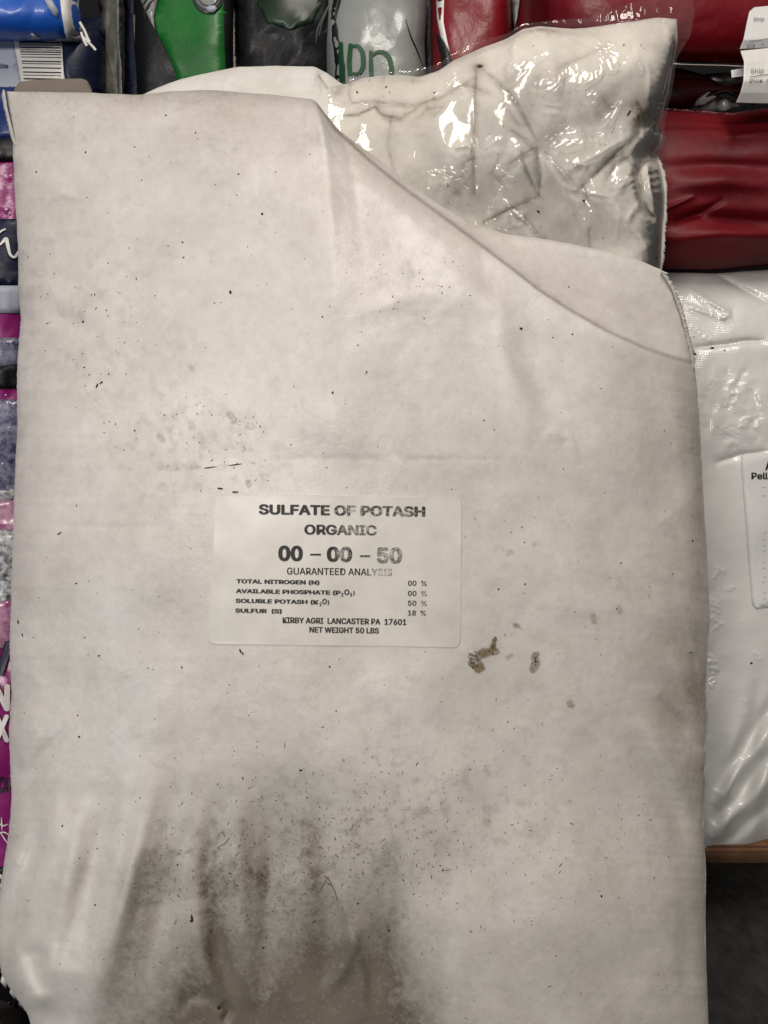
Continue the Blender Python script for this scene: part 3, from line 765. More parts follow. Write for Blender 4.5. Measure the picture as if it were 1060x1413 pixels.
for (x, y, r, el, a) in ((134, 532, 1.3, 3, -1.2), (140, 528, 1.2, 3, -.7), (303, 674, 1.3, 3.5, .1), (325, 679, 1.2, 5, .05), (82, 736, 1.2, 3, -.6), (332, 899, 1.5, 2.5, 1.2), (265, 1268, 1.6, 3, 1.4), (290, 645, .9, 12, -.1), (325, 641, .9, 10, -.12), (25, 858, 1.0, 3, 1.5), (31, 876, 1.0, 3, 1.4)):
    it.append((x, y, r, el, a))
for _ in range(300):
    x = rs_.uniform(30, 960); y = rs_.uniform(140, 1410)
    if x > 430 and y < 250 + (x - 430) * .55: continue
    if 285 < x < 640 and 678 < y < 895 and rs_.random() < .6: continue
    (it if rs_.random() < .5 else ib).append((x, y, rs_.uniform(.35, .85), rs_.uniform(1, 1.8), rs_.uniform(0, 3.1)))
for (cx, cy, sx, sy, n) in ((370, 1230, 90, 80, 200), (600, 1110, 130, 70, 80), (290, 620, 80, 45, 70), (560, 1180, 60, 60, 50), (430, 1160, 40, 40, 60), (140, 430, 60, 60, 50), (240, 1200, 45, 40, 60), (700, 1180, 130, 80, 70), (560, 390, 50, 25, 30)):
    for _ in range(n):
        x = rs_.gauss(cx, sx); y = rs_.gauss(cy, sy)
        if not (30 < x < 950 and y < 1410): continue
        if 285 < x < 640 and 678 < y < 895: continue
        ib.append((x, y, rs_.uniform(.25, .8), rs_.choice((1.2, 1.6, 2.2, 3.5)), rs_.gauss(.6, 1.2)))
for (cx, cy, sx, sy, n) in ((350, 1210, 85, 55, 240), (420, 1150, 60, 60, 80), (500, 1150, 90, 60, 130), (620, 1180, 140, 90, 120), (210, 1240, 30, 60, 60)):
    for _ in range(n):
        x = rs_.gauss(cx, sx); y = rs_.gauss(cy, sy)
        if 205 - (y - 1100) * .2 < x < 950 and 1000 < y < 1410: (ib if rs_.random() < .75 else it).append((x, y, rs_.uniform(.25, .62), rs_.choice((1.2, 2, 3, 5, 7)), rs_.gauss(-.5, 1.0)))
for (cx, cy, sx, sy, n) in ((655, 915, 4, 4, 16), (649, 908, 1.6, 1.6, 6), (670, 900, 6, 2, 14), (681, 889, 1.6, 5, 10), (740, 911, 2.4, 6, 18), (658, 921, 3, 1.5, 6)):
    for _ in range(n): (it if rs_.random() < .6 else ib).append((rs_.gauss(cx, sx), rs_.gauss(cy, sy), rs_.uniform(.4, 1.0), rs_.uniform(1, 2.4), rs_.uniform(0, 3)))
specks('dirt_specks', SF, it, M['dark'], bag); specks('dirt_flecks', SF, ib, M['brown'], bag, h=.0003)
# hair-thin scratches in the dirty part
for pts in ([(442, 1228), (452, 1212), (447, 1208)], [(452, 1210), (462, 1230), (466, 1243)], [(300, 1170), (312, 1163), (316, 1156)]):
    stroke('scratch', SF, pts, 1.2, M['brown'], bag, .0004)
adopt(bag)

# ================================================================== FILM-WRAPPED BAG BEHIND
wrap = thing('film_wrapped_sack', 'dirty white sack in crumpled clear film, standing behind the labelled sack', 'bag', tuple(PT(560, 620, -.07)))
WT = [(186, 136), (215, 122), (250, 109), (290, 100), (330, 92), (380, 91), (434, 92), (452, 101), (470, 115), (478, 117), (500, 108), (530, 104), (556, 104), (580, 106), (604, 98), (625, 84), (660, 68), (700, 53), (722, 40), (745, 36), (790, 40), (830, 36), (870, 30), (905, 24), (934, 26)]
WR = [(934, 26), (935, 55), (928, 95), (922, 130), (914, 160), (908, 178), (915, 186), (912, 200), (905, 212), (913, 232), (918, 262), (917, 300), (914, 340), (912, 376), (915, 450), (905, 560), (880, 640)]
WL = [(186, 136), (180, 260), (175, 400), (185, 540), (210, 640)]
WB = [(210, 640), (500, 650), (880, 640)]
CR = [  # valleys and ridges of the crumpled sheet: points, height, width, kind
    ([(657, 92), (655, 150), (654, 210), (655, 268)], -.0050, 3.0, 'v'), ([(667, 96), (700, 126), (721, 153), (740, 192)], -.0040, 3.0, 'v'), ([(702, 125), (730, 92)], -.0022, 2.5, 'v'),
    ([(706, 180), (740, 203)], -.0040, 3.5, 'v'), ([(740, 203), (746, 240), (744, 270)], -.0050, 3.5, 'v'), ([(721, 219), (743, 269)], -.0035, 2.5, 'v'), ([(749, 207), (777, 239), (797, 263)], .0045, 5, 'v'),
    ([(797, 263), (840, 222), (884, 181)], -.0055, 4, 'v'), ([(776, 240), (830, 210), (870, 185)], .0040, 7, 'v'), ([(740, 203), (700, 229)], -.0030, 3, 'v'), ([(740, 273), (705, 288), (667, 307)], -.0045, 3.5, 'v'),
    ([(776, 258), (815, 267), (851, 272)], .0035, 4, 'v'), ([(694, 276), (722, 302), (752, 331)], .0055, 4.5, 'v'), ([(813, 316), (815, 342)], -.0020, 2.5, 'v'), ([(851, 272), (856, 300), (850, 330)], .0025, 5, 'v'),
    ([(884, 181), (900, 178), (912, 184)], .0060, 8, 'g'), ([(884, 222), (879, 240), (886, 270), (896, 292), (905, 300)], -.0090, 6, 'g'), ([(893, 225), (897, 255), (905, 280)], .0060, 4, 'g'), ([(870, 215), (850, 225), (838, 248)], -.0050, 5, 'v'),
    ([(838, 254), (872, 244)], .0030, 4, 'v'), ([(500, 122), (545, 118), (600, 118)], .0030, 12, 'g'), ([(474, 143), (500, 141), (540, 143), (575, 146), (600, 136)], -.0050, 5, 'v'), ([(480, 160), (505, 154), (518, 146), (530, 160), (552, 164), (575, 150)], -.0035, 3, 'v'),
    ([(436, 95), (432, 112), (444, 128)], .0050, 5, 'v'), ([(444, 128), (462, 126), (480, 110)], .0045, 4, 'v'), ([(440, 104), (452, 122)], -.0045, 3, 'v'), ([(486, 108), (481, 125), (484, 140)], -.0040, 3, 'v'),
    ([(600, 140), (630, 122), (657, 108)], -.0025, 4, 'v'), ([(575, 165), (590, 150), (612, 148), (598, 160)], -.0018, 4, 'v'), ([(320, 96), (315, 108), (308, 126)], .0030, 4, 'v'), ([(342, 110), (334, 126)], .0020, 3, 'v'),
    ([(540, 160), (535, 200), (545, 240)], -.0022, 5, 'v'), ([(715, 46), (706, 70), (712, 100)], .0030, 6, 'v'), ([(770, 95), (840, 62)], -.0016, 4, 'v'), ([(690, 215), (680, 240), (700, 262)], -.0022, 4, 'v')]

_r = random.Random(44)
for _ in range(26):
    x_, y_ = _r.uniform(500, 900), _r.uniform(60, 350); a_ = _r.uniform(0, 3.14); l_ = _r.uniform(22, 60)
    CR.append(([(x_, y_), (x_ + l_ * .5 * math.cos(a_) + _r.uniform(-4, 4), y_ + l_ * .5 * math.sin(a_)), (x_ + l_ * math.cos(a_), y_ + l_ * math.sin(a_))], _r.choice((-.0028, .003, .002, -.0016)), _r.uniform(2.5, 5), 'v'))


def H_wrap(px, py):
    H = .005 * fbm(px, py, 200, 1, 41) + .020 * facet(px, py, 105, 42, .25) * sstep(430, 560, px) + .0050 * facet(px, py, 48, 43, .3) * sstep(420, 520, px) + .0018 * facet(px, py, 20, 47, .4) * sstep(430, 520, px) +  .0 * facet(px, py, 48, 43, .3) * sstep(420, 520, px) + .0009 * fbm(px, py, 20, 3, 44)
    for p, a, w_, k in CR: ridge(H, px, py, p, a * .62, w_ * .9, k, wob=1.0)
    H += .008 * blob(px, py, 800, 90, 110, 60) - .006 * blob(px, py, 640, 290, 60, 40)
    return H


def col_wrap(px, py, s, t):
    A = np.zeros(px.shape + (4,)); A[..., 3] = 1
    n1 = fbm(px, py, 50, 5, 61); n2 = fbm(px, py, 12, 4, 62, .6)
    A[..., 1] += .04 * sstep(450, 560, px) + .5 * np.clip(n1 + .05, 0, 1) * sstep(450, 560, px)
    for p, a, w_, k in CR:  # valleys get thin dark lines: crease shade painted into the grey channel
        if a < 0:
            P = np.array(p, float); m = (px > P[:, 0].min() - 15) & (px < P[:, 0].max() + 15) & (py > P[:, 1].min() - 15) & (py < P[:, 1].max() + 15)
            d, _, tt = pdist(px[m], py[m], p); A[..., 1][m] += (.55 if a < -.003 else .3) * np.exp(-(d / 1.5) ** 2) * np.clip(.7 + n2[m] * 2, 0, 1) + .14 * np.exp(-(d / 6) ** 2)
    A[..., 2] += .28 * blob(px, py, 560, 155, 60, 12, -12) * np.clip(.6 + n2 * 2, 0, 1.4) + .20 * blob(px, py, 640, 268, 75, 26, 25) + .16 * blob(px, py, 545, 122, 60, 14)  # brown dirt, plus painted shade in the pocket beside the front sack
    A[..., 2] += 1.3 * blob(px, py, 884, 158, 14, 17) * np.clip(.5 + n2 * 4, 0, 1.4) + .22 * blob(px, py, 886, 140, 24, 34)
    A[..., 0] += .8 * blob(px, py, 662, 91, 6, 3) + .4 * blob(px, py, 658, 95, 9, 7)
    d, _, _ = pdist(px + 3 * n2, py + 3 * n2, [(474, 160), (495, 158), (508, 152), (517, 147), (523, 155), (535, 162)]); A[..., 0] += .55 * np.exp(-(d / 1.8) ** 2)
    A[..., 0] += .3 * blob(px, py, 905, 100, 6, 12, 30) * np.clip(.5 + n2 * 3, 0, 1)
    return np.clip(A, 0, 1)


wb, WS = pillow('sack_body', WT, WB, WL, WR, 481, 361, -.075, .036, .045, M['inner'], wrap, H_wrap, col_wrap, pe=(9, 4), qe=(.36, .5), rough=1.0, smooth=2, bk=4)

# crumpled clear film over it
FTp = [(455, 118), (476, 112), (505, 101), (556, 98), (596, 92), (622, 76), (655, 58), (700, 46), (722, 33), (760, 28), (820, 24), (845, 12), (880, 2), (930, -6), (955, -4)]
FRp = [(955, -4), (958, 20), (952, 50), (942, 66), (934, 80), (930, 110), (924, 140), (917, 168), (918, 190), (912, 210), (917, 240), (920, 262), (918, 300), (916, 340), (914, 376), (912, 440)]
FLp = [(455, 118), (450, 200), (452, 300), (470, 440)]
FBp = [(470, 440), (690, 450), (912, 440)]
fx, fy, fs, ft = coons(FTp, FBp, FLp, FRp, 421, 381, 2, 1.5)
inside = WS(np.clip(fx, 186, 934), np.clip(fy, 24, 640))
sm = inside.copy()
for _ in range(160):
    q = np.pad(sm, 1, mode='edge'); sm = (q[:-2, 1:-1] + q[2:, 1:-1] + q[1:-1, :-2] + q[1:-1, 2:]) / 4
fw = np.logaddexp(sm * 700, inside * 700) / 700 + .0008 + .0022 * (facet(fx, fy, 46, 71, .3) + .5) + .0007 * (facet(fx, fy, 19, 72, .4) + .5)
HL = [([(737, 116), (752, 117), (768, 121), (776, 100), (786, 97), (793, 108), (806, 108), (824, 103), (832, 92), (830, 72), (822, 60)], .0022, 5.5), ([(822, 62), (830, 52), (842, 64), (850, 72), (844, 92), (838, 98)], .0022, 5.5),
      ([(736, 84), (748, 76), (762, 72)], .0015, 4), ([(806, 132), (818, 129), (828, 132)], .0015, 3.5), ([(834, 166), (846, 160), (850, 150), (858, 136)], .0015, 4), ([(826, 188), (834, 184)], .0016, 4),
      ([(614, 120), (624, 110), (626, 100), (628, 118), (640, 122)], .0018, 4), ([(588, 236), (602, 240), (612, 236), (630, 246), (640, 254), (650, 264)], .0016, 3.5), ([(668, 188), (676, 194), (694, 190)], .0016, 3.5),
      ([(648, 206), (654, 194), (656, 206)], .0014, 3), ([(640, 244), (645, 234), (652, 222)], .0015, 3.5), ([(688, 242), (694, 236), (704, 244), (692, 246)], .0018, 3.5), ([(684, 268), (690, 260), (700, 250)], .0015, 3.5), ([(694, 276), (708, 288), (722, 302), (738, 318)], .0020, 3.5),
      ([(674, 286), (684, 296)], .0015, 3.5), ([(740, 196), (765, 190), (785, 180), (806, 186)], .0018, 5), ([(762, 202), (785, 196), (808, 196)], .0018, 5), ([(749, 207), (764, 224), (777, 239)], .0020, 3.2), ([(846, 254), (862, 248), (876, 244)], .0015, 3.5),
      ([(842, 30), (870, 20), (880, 22), (850, 32)], .0014, 4), ([(835, 8 + 18), (862, 20), (885, 12)], .0014, 3), ([(700, 200), (712, 196), (716, 206)], .0016, 4), ([(648, 60), (640, 72), (644, 84)], .0014, 4), ([(708, 56), (702, 78), (706, 104)], .0016, 5)]
for _ in range(26):
    x_, y_ = _r.uniform(480, 900), _r.uniform(70, 330); a_ = _r.gauss(0, .8); l_ = _r.uniform(8, 22)
    HL.append(([(x_, y_), (x_ + l_ * math.cos(a_), y_ + l_ * math.sin(a_))], 0, _r.uniform(1.2, 2.2)))
dH = np.zeros(fx.shape)
for p, a, w_ in HL: pass
for p, a, w_ in HL: catch(fw, fx, fy, p, w_ * (1.7 if len(p) > 5 else 1.3), LAMP, .0011)
film = new_obj('clear_film', grid_mesh('clear_film', PT(fx, fy, fw)), M['film'], wrap)
specks('dirt_specks', WS, [(806, 277, 2.1, 1.2, .4), (743, 292, 2.2, 1.2, 1), (662, 91, 2.8, 1.6, 0), (868, 156, 1.6, 3.2, -1), (881, 163, 1.6, 3.2, 1.4), (861, 62, 1.4, 1, 0), (906, 356, 1.8, 1, 0), (822, 355, 1.3, 1, 0), (845, 182, 1.2, 1, 0), (618, 256, 1.3, 1, 0),
                           (722, 344, 1.1, 1, 0), (600, 128, 1.1, 1.6, 0), (493, 127, 1.5, 1.4, 1.2), (533, 120, 1.3, 1.3, 0)] + [(rs_.uniform(470, 900), rs_.uniform(60, 330), rs_.uniform(.4, .8), 1.3, 1) for _ in range(70)], M['dark'], wrap)
adopt(wrap)
ribbon('side_seam', [(905, 210), (914, 235), (919, 262), (918, 300), (915, 340), (912, 376)], 2.6, 1.2, M['white'], wrap, -.070, -.072, n=120, side=1, seed=15)
adopt(wrap)

# ================================================================== RIGHT: WOVEN SILVER-WHITE BAG
wov = thing('woven_sack', 'shiny grey-white woven sack with white label, below the red sacks', 'bag', tuple(PT(1180, 1180, -.16)))


def H_wov(px, py):
    H = .010 * fbm(px, py, 190, 2, 81) + .003 * facet(px, py, 80, 82, .2) + .0006 * facet(px, py, 26, 83)
    k = blob(px, py, 1010, 560, 60, 70)
    H += .0030 * k * facet(px, py, 12, 85) + .003 * blob(px, py, 990, 900, 30, 120) * facet(px, py, 22, 86)
    R = lambda *a: ridge(H, px, py, *a)
    R([(985, 377), (1020, 395), (1062, 418)], -.006, 4, 'v'); R([(950, 400), (975, 415), (1008, 432)], .004, 5, 'v'); R([(940, 420), (975, 432), (992, 438)], .003, 4, 'v')
    R([(992, 440), (1010, 434)], .003, 4, 'v'); R([(955, 480), (990, 476), (1030, 470), (1060, 470)], -.005, 4, 'v'); R([(985, 640), (1020, 628), (1060, 622)], -.004, 5, 'v')
    for a in (0, 1, 2, 3, 4): R([(975 + a * 4, 1180 - a * 22), (1015, 1150 - a * 26), (1070, 1100 - a * 34)], .004 if a % 2 else -.005, 9, 'g')
    for a in range(5): R([(978 + a * 16, 1190), (985 + a * 22, 1090), (1000 + a * 26, 1010 - (a * 53) % 130)], .0035 if a % 2 else -.0035, 10.5, 'g')
    return H


wo, OS = pillow('sack_body', [(860, 380), (915, 374), (985, 376), (1060, 372), (1200, 366), (1400, 372)], [(860, 1192), (975, 1190), (1012, 1182), (1062, 1165), (1200, 1140), (1400, 1150)],
                [(860, 380), (840, 600), (838, 900), (860, 1192)], [(1400, 372), (1430, 700), (1430, 900), (1400, 1150)], 301, 401, -.165, .055, .09, M['silver'], wov, H_wov, pe=(5, 4), qe=(.5, .45), rough=1, bk=5,
                catches=[([(948, 399), (955, 400), (975, 412), (990, 424), (1006, 430), (1010, 436)], 3, LAMP, .001, 1), ([(942, 420), (970, 428), (992, 438), (1004, 438)], 2.4, LAMP, .001, 1), ([(958, 404), (972, 424), (992, 436)], 1.8, LAMP, .001, 1), ([(955, 450), (970, 466), (990, 470)], 4, LAMP, .001, .7),
                         ([(975, 535), (1000, 525), (1015, 545), (1002, 560)], 9, LAMP, .0010, .8), ([(1010, 535), (1036, 535)], 8, LAMP, .0009, .8), ([(995, 590), (1010, 600), (1015, 615)], 9, LAMP, .0010, .8), ([(1020, 590), (1035, 578), (1058, 575)], 9, LAMP, .0010, .8), ([(1045, 540), (1062, 560)], 9, LAMP, .001, .7),
                         ([(984, 800), (992, 785), (1000, 790)], 4, LAMP, .001, 1), ([(982, 826), (990, 840), (984, 860)], 7, LAMP, .001, 1), ([(984, 870), (998, 858)], 4, LAMP, .001, 1), ([(980, 905), (986, 925), (982, 950)], 7, LAMP, .001, 1), ([(1024, 965), (1034, 975), (1030, 990)], 6, LAMP, .001, .8), ([(1000, 815), (1016, 808)], 4, LAMP, .001, .9), ([(978, 1160), (995, 1150), (1010, 1146)], 4, LAMP, .001, .8), ([(1040, 900), (1050, 912)], 4, LAMP, .001, .7)])
lb = patch('label', OS, [(1022, 630), (1028, 626), (1062, 624), (1190, 618), (1186, 830), (1062, 838), (1044, 840), (1038, 834)], M['paper'], .0006, .0002, wov)
for t_, a in (("A", (1056, 1068, 634, 648, .03)), ("Pell", (1037, 1060, 652, 661, .03))):
    lettering('lettering', OS, t_, a[0], a[1], a[2], a[3], M['dark'], lb, 0, .0010, .03)
for k, yy in enumerate((672, 684, 735, 744, 753, 760, 776, 784, 796, 803, 818, 826, 834)):
    lettering('lettering', OS, "-- ---- --", 1052 + (k % 3), 1120, yy, yy + 2, M['pencil'], lb, -.03, .0010, .0)
bm = bmesh.new(); me = bpy.data.meshes.new('x'); bpy.data.meshes.remove(me); bm.free()
specks('dirt_specks', OS, [(983, 480, 2.0, 1.6, 0), (958, 488, 2.2, 1.6, .4), (1000, 483, 1.2, 1.2, 0), (1037, 915, 1.6, 1.2, 0), (958, 465, 1.0, 1, 0)], M['dark'], wov)
adopt(wov)

# ================================================================== RED BAGS
def dH_(seed, a=1.0):
    return lambda px, py: a * (.014 * fbm(px, py, 90, 2, seed) + .009 * facet(px, py, 62, seed + 1) + .002 * facet(px, py, 24, seed + 2))


def redH(seed, amp=1.0, hz=True):
    def f(px, py):
        H = .008 * fbm(px, py * 2.2, 160, 2, seed) + .0022 * facet(px * .6, py * 1.6, 60, seed + 1) + .0005 * facet(px, py, 26, seed + 2)
        return H * amp
    return f


red1 = thing('red_sack', 'dark red plastic sack with horizontal creases, lying on the silvery woven sack', 'bag', tuple(PT(1180, 372, -.16)))
def H_r1(px, py):
    H = redH(101)(px, py)
    R = lambda *a: ridge(H, px, py, *a)
    R([(900, 318), (960, 300), (1010, 305), (1100, 310)], -.008, 12); R([(900, 232), (980, 228), (1100, 232)], -.006, 10); R([(915, 330), (1000, 322), (1100, 326)], .007, 12); R([(900, 260), (1000, 250), (1100, 258)], .005, 12)
    R([(930, 308), (965, 295), (1000, 275)], -.004, 5); R([(915, 290), (960, 270)], .004, 3, 'v'); R([(1000, 187), (1100, 180)], .003, 4)
    return H
_, R1 = pillow('sack_body', [(860, 150), (920, 150), (1010, 156), (1062, 148), (1250, 140), (1420, 150)], [(860, 376), (920, 374), (985, 374), (1062, 366), (1250, 362), (1420, 370)],
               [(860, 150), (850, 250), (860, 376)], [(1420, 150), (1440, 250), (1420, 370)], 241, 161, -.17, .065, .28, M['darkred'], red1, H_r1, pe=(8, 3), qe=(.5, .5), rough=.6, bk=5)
ribbon('film_edge', [(905, 150), (950, 153), (1010, 158), (1040, 153), (1080, 147), (1200, 142)], 1.3, .4, M['pink'] if False else mat('pale_red_film', (.34, .10, .12), .3, .5), red1, -.118, -.116, n=140, side=1, seed=11)
adopt(red1)

red2 = thing('red_sack', 'bright red plastic sack above the dark gap, at the top right behind the paper tags', 'bag', tuple(PT(1180, 86, -.17)))
_, R2 = pillow('sack_body', [(745, -220), (1000, -230), (1400, -220)], [(758, 60), (850, 78), (940, 86), (1030, 88), (1200, 88), (1400, 84)], [(745, -220), (742, -80), (758, 60)], [(1400, -220), (1420, -60), (1400, 84)],
               201, 161, -.18, .06, .25, M['red'], red2, redH(111), pe=(7, 3), qe=(.45, .45), bk=5)
ribbon('white_hem', [(925, 86), (960, 87), (1000, 88), (1036, 90), (1120, 91)], -3.6, .5, M['white'], red2, -.150, -.152, thick=.002, n=80, side=1, seed=12)
adopt(red2)

red3 = thing('red_sack', 'red sack with white swoosh at its left side, standing behind the film-wrapped sack', 'bag', tuple(PT(655, 240, -.25)))
_, R3 = pillow('sack_body', [(596, -160), (650, -170), (703, -160)], [(596, 330), (650, 340), (712, 330)], [(596, -160), (594, 40), (596, 330)], [(703, -160), (706, 60), (712, 330)], 121, 321, -.24, .045, .05, M['red'], red3, dH_(121, .6), pe=(5, 6), qe=(.5, .5), bk=4)
patch('print_panel', R3, [(606, -60), (602, 0), (603, 25), (608, 50), (616, 66), (622, 74), (618, 60), (612, 30), (613, 0), (616, -60)], M['white'], .001, .0006, red3)
patch('print_panel', R3, [(597, 45), (603, 46), (612, 56), (622, 76), (630, 130), (597, 140)], M['black'], .0012, .0006, red3)
adopt(red3)

red4 = thing('red_sack', 'narrow shaded red sack edge between the swoosh sack and the bright red sack', 'bag', tuple(PT(740, 240, -.27)))
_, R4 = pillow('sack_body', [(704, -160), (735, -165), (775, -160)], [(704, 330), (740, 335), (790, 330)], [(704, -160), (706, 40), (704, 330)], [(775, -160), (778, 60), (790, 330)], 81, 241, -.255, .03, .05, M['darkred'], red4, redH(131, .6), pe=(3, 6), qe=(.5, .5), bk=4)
patch('clear_wrap_edge', R4, [(698, -30), (720, -30), (716, 10), (711, 40), (708, 30), (705, 10)], M['grey'], .006, .001, red4)
patch('clear_wrap_edge', R4, [(701, 8), (703, 8), (704, 44), (701, 44)], M['white'], .012, .001, red4)  # white highlight of the clear wrap, painted as a thin strip
adopt(red4)

# knotted sack in the dark gap between the red ones
kn = thing('tied_sack', 'dark tied sack neck with grey film end, squeezed between two red sacks', 'bag', tuple(PT(960, 150, -.2)))
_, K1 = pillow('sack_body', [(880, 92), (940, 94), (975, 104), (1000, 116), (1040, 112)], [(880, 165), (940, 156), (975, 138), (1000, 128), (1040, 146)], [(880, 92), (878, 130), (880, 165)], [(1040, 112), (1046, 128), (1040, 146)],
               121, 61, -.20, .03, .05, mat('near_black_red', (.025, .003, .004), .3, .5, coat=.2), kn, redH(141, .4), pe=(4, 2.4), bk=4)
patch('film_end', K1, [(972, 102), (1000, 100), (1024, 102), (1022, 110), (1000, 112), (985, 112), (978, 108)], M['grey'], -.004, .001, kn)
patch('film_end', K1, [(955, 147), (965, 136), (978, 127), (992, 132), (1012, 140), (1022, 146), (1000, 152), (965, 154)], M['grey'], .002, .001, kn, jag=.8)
adopt(kn)

# handwritten paper tags
def sheet(name, rows, m, parent, thick=.0006, nx=40, bendf=None):
    """rows: list of (left px, right px, y left, y right, w) -> bent sheet of paper with thickness"""
    R_ = []
    ny = 40; t = np.linspace(0, len(rows) - 1, ny); A = np.array(rows, float); cols = [np.interp(t, np.arange(len(rows)), A[:, i]) for i in range(5)]
    s = np.linspace(0, 1, nx)[None]
    px = cols[0][:, None] * (1 - s) + cols[1][:, None] * s; py = cols[2][:, None] * (1 - s) + cols[3][:, None] * s
    w = cols[4][:, None] + .0012 * fbm(px, py, 30, 2, 9)
    me = grid_mesh(name, PT(px, py, w)); o = new_obj(name, me, m, parent); sf = Surf(px, py, w, 4)
    md = o.modifiers.new('thickness', 'SOLIDIFY'); md.thickness = thick; md.offset = -1
    return o, sf


tag_ = thing('paper_tag', 'folded white paper tag with handwritten order lines hanging over the red sacks', 'tag', tuple(PT(1050, 148, -.1)))
o1, S1 = sheet('tag_sheet', [(1041, 1100, 10, 4, -.100), (1034, 1100, 16, 6, -.098), (1031, 1100, 30, 24, -.094), (1026, 1100, 55, 52, -.090), (1021, 1100, 68, 64, -.094)], M['paper'], tag_)
o2, S2 = sheet('tag_sheet', [(1022, 1100, 70, 62, -.093), (1027, 1100, 85, 78, -.087), (1026, 1100, 112, 108, -.084), (1022, 1100, 128, 128, -.088), (1016, 1100, 142, 144, -.094)], M['white'], tag_)
o3, S3 = sheet('tag_sheet', [(1009, 1030, 97, 93, -.112), (1010, 1030, 107, 104, -.110)], M['paper'], tag_)
for sfx, bx in ((S1, [("Ship", 1040, 1055, 24, 29), ("PO#", 1031, 1042, 61, 66), ("-=", 1048, 1054, 60, 63)]), (S2, [("Ship  V", 1036, 1066, 95, 101), ("Pick  #", 1035, 1064, 109, 114)])):
    for (t_, a, b, c, d_) in bx: lettering('lettering', sfx, t_, a, b, c, d_, M['pencil'], o1 if sfx is S1 else o2, -.06, .0012, .0)
stroke('ruled_line', S2, [(1035, 106), (1062, 102)], .9, M['pencil'], o2, .0012)
stroke('ruled_line', S1, [(1034, 57), (1062, 53)], .7, M['pencil'], o1, .0012)
adopt(tag_)

# ================================================================== TOP ROW, LEFT TO RIGHT



# blue sack in the corner
bl = thing('blue_sack', 'bright blue sack with frayed white hem in the top left corner', 'bag', tuple(PT(0, 58, -.12)))
_, BS = pillow('sack_body', [(-330, -260), (-100, -270), (108, -260)], [(-330, 62), (-100, 60), (0, 57), (60, 58), (114, 55)], [(-330, -260), (-345, -100), (-330, 62)], [(108, -260), (110, -100), (109, 0), (112, 25), (114, 55)],
               241, 161, -.155, .04, .12, M['blue'], bl, dH_(151, .5), pe=(9, 7), qe=(.5, .5), bk=4)
patch('white_hem', BS, [(82, -60), (83, 0), (86, 25), (91, 52), (100, 54), (113, 48), (111, 30), (108, 12), (109, 0), (107, -60)], M['white'], .0012, .001, bl, jag=.4)
patch('frayed_edge', BS, [(60, 56), (90, 53), (112, 48), (116, 54), (110, 58), (80, 59)], M['grey'], .0016, .001, bl, jag=.6)
patch('scuff', BS, [(62, 0), (72, 0), (80, 14), (82, 24), (74, 20), (66, 10)], M['palegrey'], .0010, .0004, bl, jag=1.0)
patch('scuff', BS, [(38, 52), (44, 46), (50, 49), (57, 52), (52, 54), (40, 54)], M['palegrey'], .0010, .0004, bl, jag=1.2)
for p in ([(110, 30), (117, 42), (121, 52), (124, 58)], [(112, 44), (116, 56), (120, 63)], [(114, 50), (122, 58), (130, 66), (132, 69)]):
    q = rs(p, 14, 1); co = np.stack([PT(q[:, 0] + d1, q[:, 1] + d2, -.135 + 0 * q[:, 0] + dz) for d1, d2, dz in ((-1.6, .8, 0), (0, 0, .001), (1.6, -.8, 0), (0, 0, -.001), (-1.6, .8, 0))], 1); new_obj('frayed_strand', grid_mesh('frayed_strand', co), M['white'], bl)
adopt(bl)

# navy sack with barcode
nv = thing('navy_sack', 'dark navy sack printed with a barcode and pale panel, just under the blue sack', 'bag', tuple(PT(40, 330, -.2)))
_, NS = pillow('sack_body', [(-260, 30), (0, 24), (141, 24)], [(-260, 260), (0, 262), (141, 250)], [(-260, 30), (-270, 150), (-260, 260)], [(141, 24), (143, 100), (141, 250)], 241, 121, -.19, .04, .10, M['navy'], nv, dH_(161, .4), pe=(9, 5), qe=(.5, .4), bk=4)
patch('pale_panel', NS, [(-60, 50), (20, 50), (30, 116), (22, 124), (-60, 126)], M['palegrey'], .0010, .0006, nv)
bp_ = patch('barcode', NS, [(18, 50), (92, 50), (94, 118), (30, 118)], M['white'], .0014, .0006, nv)
for (y, h_) in ((57, 2.6), (61, 1.2), (64.5, 1.6), (68, .8), (70.5, 1.4), (74, .9), (78, .8), (83.5, 1.3), (87, .7), (92.5, 1.2), (98.5, 1.3), (103, .6), (107.5, 1.6)):
    xl = 26 + (y - 55) * .13
    patch('barcode_bar', NS, [(xl, y), (84, y + .8), (84, y + .8 + h_), (xl, y + h_)], M['dark'], .0020, .0004, bp_)
patch('navy_panel', NS, [(84, 40), (146, 40), (146, 130), (95, 130), (88, 100)], M['navy'], .0024, .0006, nv)
lettering('lettering', NS, "Use", 0, 11, 87.5, 94, M['navy'], nv, 0, .0018, .01)
adopt(nv)

def slim(name, label, x0, x1, mt, w0, seed, tilt=0, front=.018, top=-160, bot=330, a=1.1):
    r_ = thing(name, label, 'bag', tuple(PT((x0 + x1) / 2, bot, w0)))
    _, s_ = pillow('sack_body', [(x0 - tilt, top), ((x0 + x1) / 2 - tilt, top - 4), (x1 - tilt, top)], [(x0 + tilt, bot), ((x0 + x1) / 2 + tilt, bot + 4), (x1 + tilt, bot)], [(x0 - tilt, top), (x0, 80), (x0 + tilt, bot)], [(x1 - tilt, top), (x1, 80), (x1 + tilt, bot)],
                   101, 281, w0, front, .05, mt, r_, dH_(seed, a), pe=(5, 7), qe=(.5, .5), bk=4, rough=3.0)
    return r_, s_


